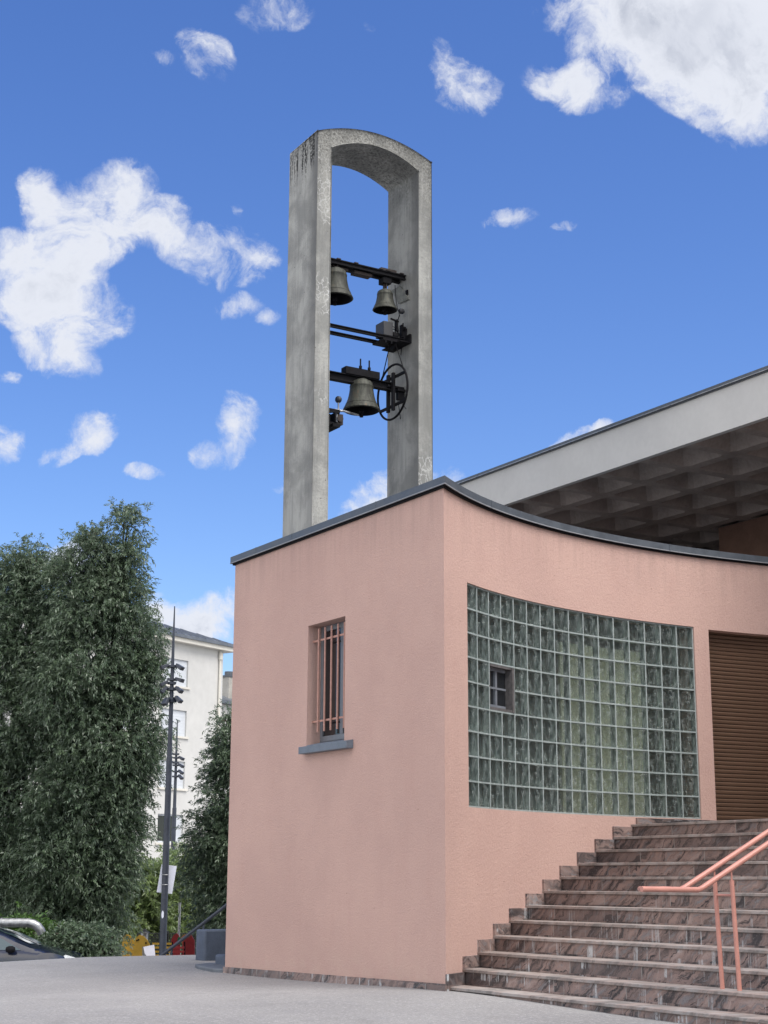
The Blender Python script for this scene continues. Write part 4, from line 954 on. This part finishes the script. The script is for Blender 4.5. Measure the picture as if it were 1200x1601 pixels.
mb = MB(); c = cp(-1.32, -.06, 1.0); mb.lathe([(.0001, -.10), (.045, -.085), (.065, -.03), (.065, .04), (.045, .085), (.0001, .10)], (0, 0, 0), 16, 'X')
mb.v = [tuple(c + RH * x * 1.05 + FH * y * 1.1 + Vector((0, 0, z * 1.1))) for x, y, z in mb.v]; mb.tube([c + FH * .06, c + FH * .16], .02, 6); mb.build('wing_mirror', M_DARK, car)
for v_ in (.10, 1.60):
    mb = MB(); q = []
    du_ = 0 if v_ < 1 else -.22
    for (u, z, y_) in ((-.22, zh + .004, 0), (-.02, zh - .05, 0), (.05, zh - .15, 0), (-.1, zh - .16, 0)): q.append((u + du_, z))
    mb.add([cp(u, v_ - .09 * 0 - (.06 if v_ < 1 else -.06), z + .012) for u, z in q] + [cp(u, v_ + (.16 if v_ < 1 else -.16), z + .025) for u, z in q], [(0, 1, 2, 3), (7, 6, 5, 4), (0, 4, 5, 1), (1, 5, 6, 2), (2, 6, 7, 3), (3, 7, 4, 0)]); mb.build('headlight', M_LAMP, car)
for u in (-3.35, -.75):
    for v_ in (.06, 1.70):
        mb = MB(); c = cp(u, v_, .31); ring_ = lambda r, d: [c + (RH * math.cos(a) + Vector((0, 0, 1)) * math.sin(a)) * r + FH * d for a in np.linspace(0, 2 * math.pi, 24, endpoint=False)]
        A = ring_(.31, -.09) + ring_(.31, .09) + ring_(.20, -.095); mb.add(A, [(k, (k + 1) % 24, 24 + (k + 1) % 24, 24 + k) for k in range(24)] + [(48 + k, 48 + (k + 1) % 24, (k + 1) % 24, k) for k in range(24)]); wl_ = mb.build('wheel', M_TYRE, car)
        mb = MB(); mb.add(ring_(.20, -.085) + ring_(.05, -.07), [(k, (k + 1) % 24, 24 + (k + 1) % 24, 24 + k) for k in range(24)] + [tuple(range(24, 48))]); mb.build('rim', M_GALV, wl_)

# ------------------------------------------------------------------ apartment buildings
az36 = rad(33.0); AX = (RH * math.sin(az36) + FH * math.cos(az36)).normalized(); AN = Vector((-AX.y, AX.x, 0))
if AN.dot(FH) < 0: AN = -AN
c0 = at(349, 1017, 86); zE = c0.z
apt = empty('apartment_building', (c0.x, c0.y, z_st), 'cream rendered apartment block with a zinc roof behind the lamp masts', 'building')
def ap(u, v, z): return Vector((c0.x, c0.y, 0)) + AX * u + AN * v + Vector((0, 0, z))
WLn = 15.0; WD = 9.0
# facade with window openings: grid cells
def face_u(x, y, D0=86):    # where the sight line meets the facade plane
    r_ = ray(x, y); P0 = Vector((c0.x, c0.y, 0)); t = (P0 - CP).dot(AN) / r_.dot(AN); p = CP + r_ * t; return (p - P0).dot(AX), p.z
rows = []
for (x0, x1, y0, y1) in ((262, 297, 1034, 1075), (260, 293.5, 1112, 1152), (266, 290, 1191, 1233), (253, 286, 1274, 1318)):
    ua, _ = face_u(x0, (y0 + y1) / 2); ub, _ = face_u(x1, (y0 + y1) / 2); _, za = face_u(x1, y1); _, zb = face_u(x1, y0); rows.append((ua, ub, za, zb))
ub = rows[3][1]; ua = ub - 2.0
cols = [(ua, ub), (ua - 4.2, ub - 4.2), (ua - 8.4, ub - 8.4)]
zr = [(r_[2], r_[3]) for r_ in rows]
us_ = sorted([-WLn, 0.0] + [v for c_ in cols for v in c_]); zz = sorted([z_st, zE] + [v for r_ in zr for v in r_])
mb = MB()
for i in range(len(us_) - 1):
    for j in range(len(zz) - 1):
        um, zm = (us_[i] + us_[i + 1]) / 2, (zz[j] + zz[j + 1]) / 2
        hole = any(a < um < b for a, b in cols) and any(a < zm < b for a, b in zr)
        if hole:
            a, b, c_, d = us_[i], us_[i + 1], zz[j], zz[j + 1]
            mb.add([ap(a, 0, c_), ap(b, 0, c_), ap(b, 0, d), ap(a, 0, d), ap(a, .2, c_), ap(b, .2, c_), ap(b, .2, d), ap(a, .2, d)], [(0, 1, 5, 4), (1, 2, 6, 5), (2, 3, 7, 6), (3, 0, 4, 7), (4, 5, 6, 7)])
        else: mb.add([ap(us_[i], 0, zz[j]), ap(us_[i + 1], 0, zz[j]), ap(us_[i + 1], 0, zz[j + 1]), ap(us_[i], 0, zz[j + 1])], [(0, 1, 2, 3)])
mb.add([ap(-WLn, 0, z_st), ap(0, 0, z_st), ap(0, WD, z_st), ap(-WLn, WD, z_st), ap(-WLn, 0, zE), ap(0, 0, zE), ap(0, WD, zE), ap(-WLn, WD, zE)], [(1, 2, 6, 5), (2, 3, 7, 6), (3, 0, 4, 7), (4, 5, 6, 7)])
mb.build('wall', M_CREAM, apt, fix=False)
for (a, b) in cols:
    for j, (c_, d) in enumerate(zr):
        opn = (j == 3)
        mb = MB(); mb.obox(ap((a + b) / 2, -.03, c_ - .07), AX, AN, (0, 0, 1), b - a + .3, .1, .1); wdw = mb.build('window', M_CREAM2, apt)
        mb = MB()
        if opn:
            for u in (a + .04, (a + b) / 2, b - .04): mb.obox(ap(u, .14, (c_ + d) / 2), AX, AN, (0, 0, 1), .09, .06, d - c_)
            for z in (c_ + .04, d - .04): mb.obox(ap((a + b) / 2, .145, z), AX, AN, (0, 0, 1), b - a - .18, .05, .08)
            mb.build('frame', M_SHUT, wdw)
            mb = MB(); mb.obox(ap((a + b) / 2, .17, (c_ + d) / 2), AX, AN, (0, 0, 1), b - a, .02, d - c_); mb.build('pane', M_WINGL, wdw)
            mb = MB(); mb.obox(ap(b - .30, .10, (c_ + d) / 2), AX, AN, (0, 0, 1), .42, .03, d - c_ - .1); mb.build('shutter', M_SHUT, wdw)
        else:
            for k in range(16): zc_ = c_ + (d - c_) * (k + .5) / 16; mb.obox(ap((a + b) / 2, .10 + .004 * (k % 2), zc_), AX, AN, (0, 0, 1), b - a - .02, .03, (d - c_) / 16)
            mb.build('shutter', M_SHUT, wdw)
mb = MB(); mb.obox(ap(-WLn / 2 + .15, WD / 2, zE + .06), AX, AN, (0, 0, 1), WLn + 1.0, WD + .8, .22); mb.build('cornice', M_CREAM2, apt)
mb = MB(); zr0 = zE + .17; hr_ = 1.9
A = [ap(-WLn - .5, -.5, zr0), ap(.65, -.5, zr0), ap(.65, WD + .5, zr0), ap(-WLn - .5, WD + .5, zr0), ap(-WLn - .5, -.5, zr0 + .16), ap(.65, -.5, zr0 + .16), ap(.65, WD + .5, zr0 + .16), ap(-WLn - .5, WD + .5, zr0 + .16), ap(-WLn + 4, WD / 2, zr0 + hr_), ap(-3.9, WD / 2, zr0 + hr_)]
mb.add(A, [(3, 2, 1, 0), (0, 1, 5, 4), (1, 2, 6, 5), (2, 3, 7, 6), (3, 0, 4, 7), (4, 5, 9, 8), (5, 6, 9), (6, 7, 8, 9), (7, 4, 8)])
for k in range(26):        # standing seams
    u = -WLn - .3 + k * .6; t_ = 1.0
    top = Vector(ap(min(max(u, -WLn + 4), -3.9), WD / 2, zr0 + hr_)); f_ = 1.0
    lo = Vector(ap(u, -.5, zr0 + .17)); mb.tube([lo, lo.lerp(Vector(ap(u, WD / 2, zr0 + hr_)), .98 if -WLn + 4 < u < -3.9 else max(.05, (u + WLn + .5) / 4.5 if u < -WLn + 4 else (.65 - u) / 4.6))], .03, 4)
roof = mb.build('roof', M_ZINC, apt)
mb = MB(); p = ap(-4.6, 1.8, zr0 + 1.15); mb.tube([p - Vector((0, 0, .5)), p], .13, 10); mb.lathe([(.0001, .22), (.28, .02), (.28, 0), (.0001, 0)], p + Vector((0, 0, .08)), 14); mb.build('roof_vent', M_ZINC, roof)
mb = MB(); mb.tube([ap(-.35, -.08, zE - .1), ap(-.35, -.08, z_st)], .07, 8); mb.tube([ap(-.35, -.10, zE - .55), ap(-.35, -.10, zE - .2)], .12, 8); mb.build('downpipe', M_CREAM2, apt)
# second block farther back
c1 = at(342, 1100, 104)
ap2 = empty('apartment_building', (c1.x, c1.y, z_st), 'farther cream block with a chimney showing at the pink wall edge', 'building')
def bp(u, v, z): return Vector((c1.x, c1.y, 0)) + AX * u + AN * v + Vector((0, 0, z))
mb = MB(); mb.hexa([bp(-3, 0, z_st), bp(18, 0, z_st), bp(18, 9, z_st), bp(-3, 9, z_st), bp(-3, 0, c1.z), bp(18, 0, c1.z), bp(18, 9, c1.z), bp(-3, 9, c1.z)]); mb.build('wall', M_CREAM, ap2)
mb = MB(); mb.add([bp(-3.4, -.4, c1.z + .02), bp(18.4, -.4, c1.z + .02), bp(18.4, 9.4, c1.z + .02), bp(-3.4, 9.4, c1.z + .02), bp(-3.4, -.4, c1.z + .25), bp(18.4, -.4, c1.z + .25), bp(18.4, 9.4, c1.z + .25), bp(-3.4, 9.4, c1.z + .25), bp(1, 4.5, c1.z + 2.2), bp(14, 4.5, c1.z + 2.2)], [(3, 2, 1, 0), (0, 1, 5, 4), (1, 2, 6, 5), (2, 3, 7, 6), (3, 0, 4, 7), (4, 5, 9, 8), (5, 6, 9), (6, 7, 8, 9), (7, 4, 8)]); rf2 = mb.build('roof', M_ZINC, ap2)
for x in (357, 385):
    p = at(x, 1086, 106); mb = MB(); mb.obox((p.x, p.y, p.z + .2), AX, AN, (0, 0, 1), 1.0, .8, 1.9); ch = mb.build('chimney', M_CHIM, rf2)
    mb = MB(); mb.tube([(p.x, p.y, p.z + 1.15), (p.x, p.y, p.z + 1.55)], .30, 10); mb.obox((p.x, p.y, p.z + 1.2), AX, AN, (0, 0, 1), 1.12, .92, .12); mb.build('chimney_pot', M_COPE, ch)
p = at(368, 1058, 106)
mb = MB(); mb.tube([at(355, 1071, 106.5), at(366, 1071, 106.5)], .05, 6); mb.tube([at(361, 1060, 106.5), at(361, 1090, 106.5)], .04, 6); mb.build('aerial', M_GALV, rf2)

# ------------------------------------------------------------------ trees
def crown_mesh(name, blobs, D, ntwig, nleaf, ll, lw, mat_, seed, parent, droop=.42, dz_=2.0, twig=.36, clumps=9, up=.35):
    rng = np.random.default_rng(seed)
    m = D / FPX
    Rv = np.array(RH); Fv = np.array(FH); Uv = np.array((0, 0, 1.0))
    cs = []; rsz = []; wts = []
    for (x, y, rx, ry) in blobs:
        p = at(x, y, D); cs.append((p.x, p.y, p.z)); r = (rx * m, max(.5, min(dz_, (rx + ry) * .6 * m)), ry * m); rsz.append(r); wts.append(r[0] * r[2] + .3 * r[1] * r[2])
    wts = np.array(wts) / sum(wts); cs = np.array(cs); rsz = np.array(rsz)
    # clump centres on the shells, twigs around them
    nc = ntwig // clumps
    bi = rng.choice(len(blobs), nc, p=wts); d = rng.normal(size=(nc, 3)); d /= np.linalg.norm(d, axis=1)[:, None]
    d[:, 1] = -np.abs(d[:, 1]) * np.where(rng.random(nc) < .72, 1, -1)
    rr = (.35 + .62 * rng.random(nc) ** .55) * (1 + .10 * rng.normal(size=nc))
    loc = d * rsz[bi] * rr[:, None]
    cc = cs[bi] + loc[:, :1] * Rv + loc[:, 1:2] * Fv + loc[:, 2:] * Uv
    outd = d[:, :1] * Rv + d[:, 1:2] * Fv + d[:, 2:] * Uv
    hx = cc @ Rv; hz = cc[:, 2]; hy = cc @ Fv          # uneven growth: some patches of the crown are thin
    thin = np.sin(2.3 * hx + 1.1 * hz + seed) + np.sin(3.1 * hz - 1.7 * hx + .6 * hy) + np.sin(1.9 * hx - 2.6 * hz + 2 * seed)
    keep = ~((thin < -1.25) & (rng.random(nc) < .70)); cc = cc[keep]; outd = outd[keep]; nc = len(cc)
    ci = np.repeat(np.arange(nc), clumps); nt = len(ci)
    cvar = np.clip(rng.normal(.45, .22, nc), 0, 1)
    org = cc[ci] + rng.normal(size=(nt, 3)) * np.array([.26, .26, .20]) * (twig / .5)
    td_ = outd[ci] * .75 + rng.normal(size=(nt, 3)) * .55 + np.array([0, 0, up]); td_ /= np.linalg.norm(td_, axis=1)[:, None]
    tl_ = twig * rng.uniform(.55, 1.2, nt)
    k = (np.arange(nleaf) + .5) / nleaf
    pos = org[:, None, :] + td_[:, None, :] * (tl_[:, None] * k[None, :])[:, :, None]
    pos[:, :, 2] -= droop * tl_[:, None] * k[None, :] ** 2
    tan = td_[:, None, :] - np.array([0, 0, 1.0]) * (2 * droop * k[None, :])[:, :, None]; tan /= np.linalg.norm(tan, axis=2)[:, :, None]
    side = rng.normal(size=tan.shape); side -= tan * (side * tan).sum(2)[:, :, None]; side /= np.linalg.norm(side, axis=2)[:, :, None]
    ld = tan * .75 + side * .65 + np.array([0, 0, -.22]); ld /= np.linalg.norm(ld, axis=2)[:, :, None]
    wv = np.cross(ld, rng.normal(size=ld.shape) + np.array([0, 0, 1.2]) + np.cross(ld, side) * .0); wv /= np.linalg.norm(wv, axis=2)[:, :, None]
    P0 = pos.reshape(-1, 3); LD = ld.reshape(-1, 3); WV = wv.reshape(-1, 3); M = len(P0)
    ln = ll * rng.uniform(.65, 1.25, M)[:, None]; wd = lw * rng.uniform(.7, 1.2, M)[:, None]
    bend = np.array([0, 0, -1.0]) * ln * .12
    V = np.stack([P0, P0 + LD * ln * .45 + WV * wd * .5, P0 + LD * ln + bend, P0 + LD * ln * .45 - WV * wd * .5], 1).reshape(-1, 3)
    # no leaves below the ground
    me = bpy.data.meshes.new(name); me.vertices.add(M * 4); me.vertices.foreach_set('co', V.astype(np.float32).ravel())
    me.loops.add(M * 4); me.loops.foreach_set('vertex_index', np.arange(M * 4, dtype=np.int32))
    me.polygons.add(M); me.polygons.foreach_set('loop_start', np.arange(0, M * 4, 4, dtype=np.int32)); me.polygons.foreach_set('loop_total', np.full(M, 4, dtype=np.int32))
    me.update(calc_edges=True); me.materials.append(mat_)
    at_ = me.attributes.new('leafvar', 'FLOAT', 'FACE'); lv = np.clip(np.repeat(cvar[ci], nleaf) + rng.normal(0, .2, M), 0, 1); at_.data.foreach_set('value', lv.astype(np.float32))
    o = bpy.data.objects.new(name, me); link(o)
    o.parent = parent; o.matrix_parent_inverse = world_of(parent).inverted()
    return o, org, cs
def tree(name, label, cat, base_px, D, blobs, ntwig, nleaf, ll, lw, mat_, seed, stems=3, group=None, r0=.16, **kw):
    b = at(base_px[0], base_px[1], D); e = empty(name, (b.x, b.y, z_st), label, cat, group)
    o, org, cs = crown_mesh('crown', blobs, D, ntwig, nleaf, ll, lw, mat_, seed, e, **kw)
    rng = random.Random(seed); mb = MB()
    base = Vector((b.x, b.y, z_st - .1))
    for k in range(stems):
        tgt = Vector(cs[rng.randrange(len(cs))]) + Vector((rng.uniform(-.4, .4), rng.uniform(-.4, .4), 0)); s0_ = base + RH * rng.uniform(-.3, .3) + FH * rng.uniform(-.2, .2)
        pts = [s0_.lerp(tgt, t) + Vector((rng.uniform(-.1, .1), rng.uniform(-.1, .1), 0)) for t in (0, .25, .5, .75, 1)]
        mb.tube(pts, [r0, r0 * .75, r0 * .52, r0 * .32, r0 * .1], 8)
    for c_ in cs:
        c_ = Vector(c_); lo = base.lerp(c_, .55); mb.tube([lo, lo.lerp(c_, .5) + Vector((rng.uniform(-.2, .2), rng.uniform(-.2, .2), .1)), c_], [r0 * .45, r0 * .28, r0 * .12], 6)
    idx_ = rng.sample(range(len(org)), min(len(org), 260))
    for i in idx_:
        q = Vector(org[i]); c_ = min((Vector(c) for c in cs), key=lambda v: (v - q).length); mb.tube([c_, c_.lerp(q, .55) + Vector((0, 0, .12)), q], [.030, .018, .008], 4)
    mb.build('trunk', M_BARK, e)
    return e
A_BL = [(198, 805, 10, 14), (212, 835, 16, 24), (204, 818, 16, 26), (205, 860, 30, 42), (152, 834, 20, 20), (150, 868, 48, 46), (112, 908, 34, 44), (190, 920, 48, 60), (140, 960, 66, 70), (205, 990, 48, 66), (214, 1060, 40, 60), (140, 1060, 90, 90), (225, 1130, 36, 60), (244, 1050, 10, 40), (170, 1150, 90, 90), (206, 1210, 42, 60), (140, 1240, 90, 90), (188, 1290, 50, 66), (120, 1330, 90, 80), (160, 1370, 56, 70), (95, 1420, 80, 70), (145, 1440, 52, 56)]
A_BL = [(x - 4, y + (4 if y < 1000 else 0), max(8, rx - (11 if y < 1000 else 7)), max(10, ry - 8)) for x, y, rx, ry in A_BL]
B_BL = [(84, 905, 22, 24), (92, 960, 30, 50), (95, 1060, 30, 60), (50, 880, 38, 26), (28, 905, 34, 36), (62, 930, 42, 52), (10, 960, 44, 60), (50, 1020, 66, 80), (-10, 1060, 50, 80), (50, 1130, 80, 90), (-30, 1180, 70, 90), (50, 1250, 80, 90), (-20, 1310, 70, 90), (40, 1370, 74, 74), (-20, 1420, 60, 60), (60, 1420, 60, 60)]
tree('willow_tree', 'tallest dark grey green willow, twin topped, left of the lamp mast', 'tree', (150, 1500), 40, A_BL, 27000, 13, .105, .031, M_LEAF, 3, 5, 'willows beside the plaza')
tree('willow_tree', 'shorter dark willow cut by the left edge of the photo', 'tree', (30, 1500), 41, B_BL, 20500, 13, .105, .031, M_LEAF, 4, 5, 'willows beside the plaza')
C_BL = [(362, 1140, 14, 26), (368, 1190, 28, 46), (352, 1190, 12, 26), (346, 1250, 26, 46), (385, 1240, 40, 60), (335, 1310, 34, 50), (380, 1330, 50, 70), (328, 1370, 32, 46), (350, 1420, 40, 50), (390, 1430, 50, 60)]
tree('willow_tree', 'slender dark willow half hidden by the pink wall', 'tree', (370, 1500), 43, C_BL, 8500, 13, .105, .031, M_LEAF, 5, 3, 'willows beside the plaza', r0=.1)
tree('pale_shrub', 'yellow green shrub behind the near lamp mast, left one', 'shrub', (225, 1500), 49, [(235, 1385, 34, 40), (215, 1420, 36, 44), (250, 1440, 34, 40), (225, 1460, 40, 36)], 2600, 12, .17, .045, M_LEAF2, 6, 3, 'pale shrubs behind the playground', r0=.05, up=.7, droop=.35)
tree('pale_shrub', 'yellow green shrub between the lamp mast and the pink wall', 'shrub', (300, 1500), 50, [(275, 1365, 26, 34), (270, 1400, 32, 40), (305, 1400, 34, 44), (335, 1420, 30, 44), (290, 1440, 40, 40), (330, 1450, 36, 34)], 3600, 12, .17, .045, M_LEAF2, 7, 3, 'pale shrubs behind the playground', r0=.05, up=.7, droop=.35)
tree('dark_shrub', 'dark low shrub under the willow at the plaza edge', 'shrub', (150, 1500), 35.5, [(140, 1480, 40, 24), (168, 1488, 22, 14), (110, 1482, 32, 22)], 3000, 10, .085, .038, M_LEAF, 8, 2, 'shrubs at the plaza edge', r0=.03, twig=.28, dz_=1.0)
tree('bright_shrub', 'fresh green leafy shrub between the bent pipe and the car', 'shrub', (60, 1500), 36.5, [(45, 1470, 34, 16), (78, 1478, 22, 16), (20, 1465, 30, 14)], 1100, 8, .13, .06, M_LEAF3, 9, 2, 'shrubs at the plaza edge', r0=.02, twig=.35, dz_=.8)
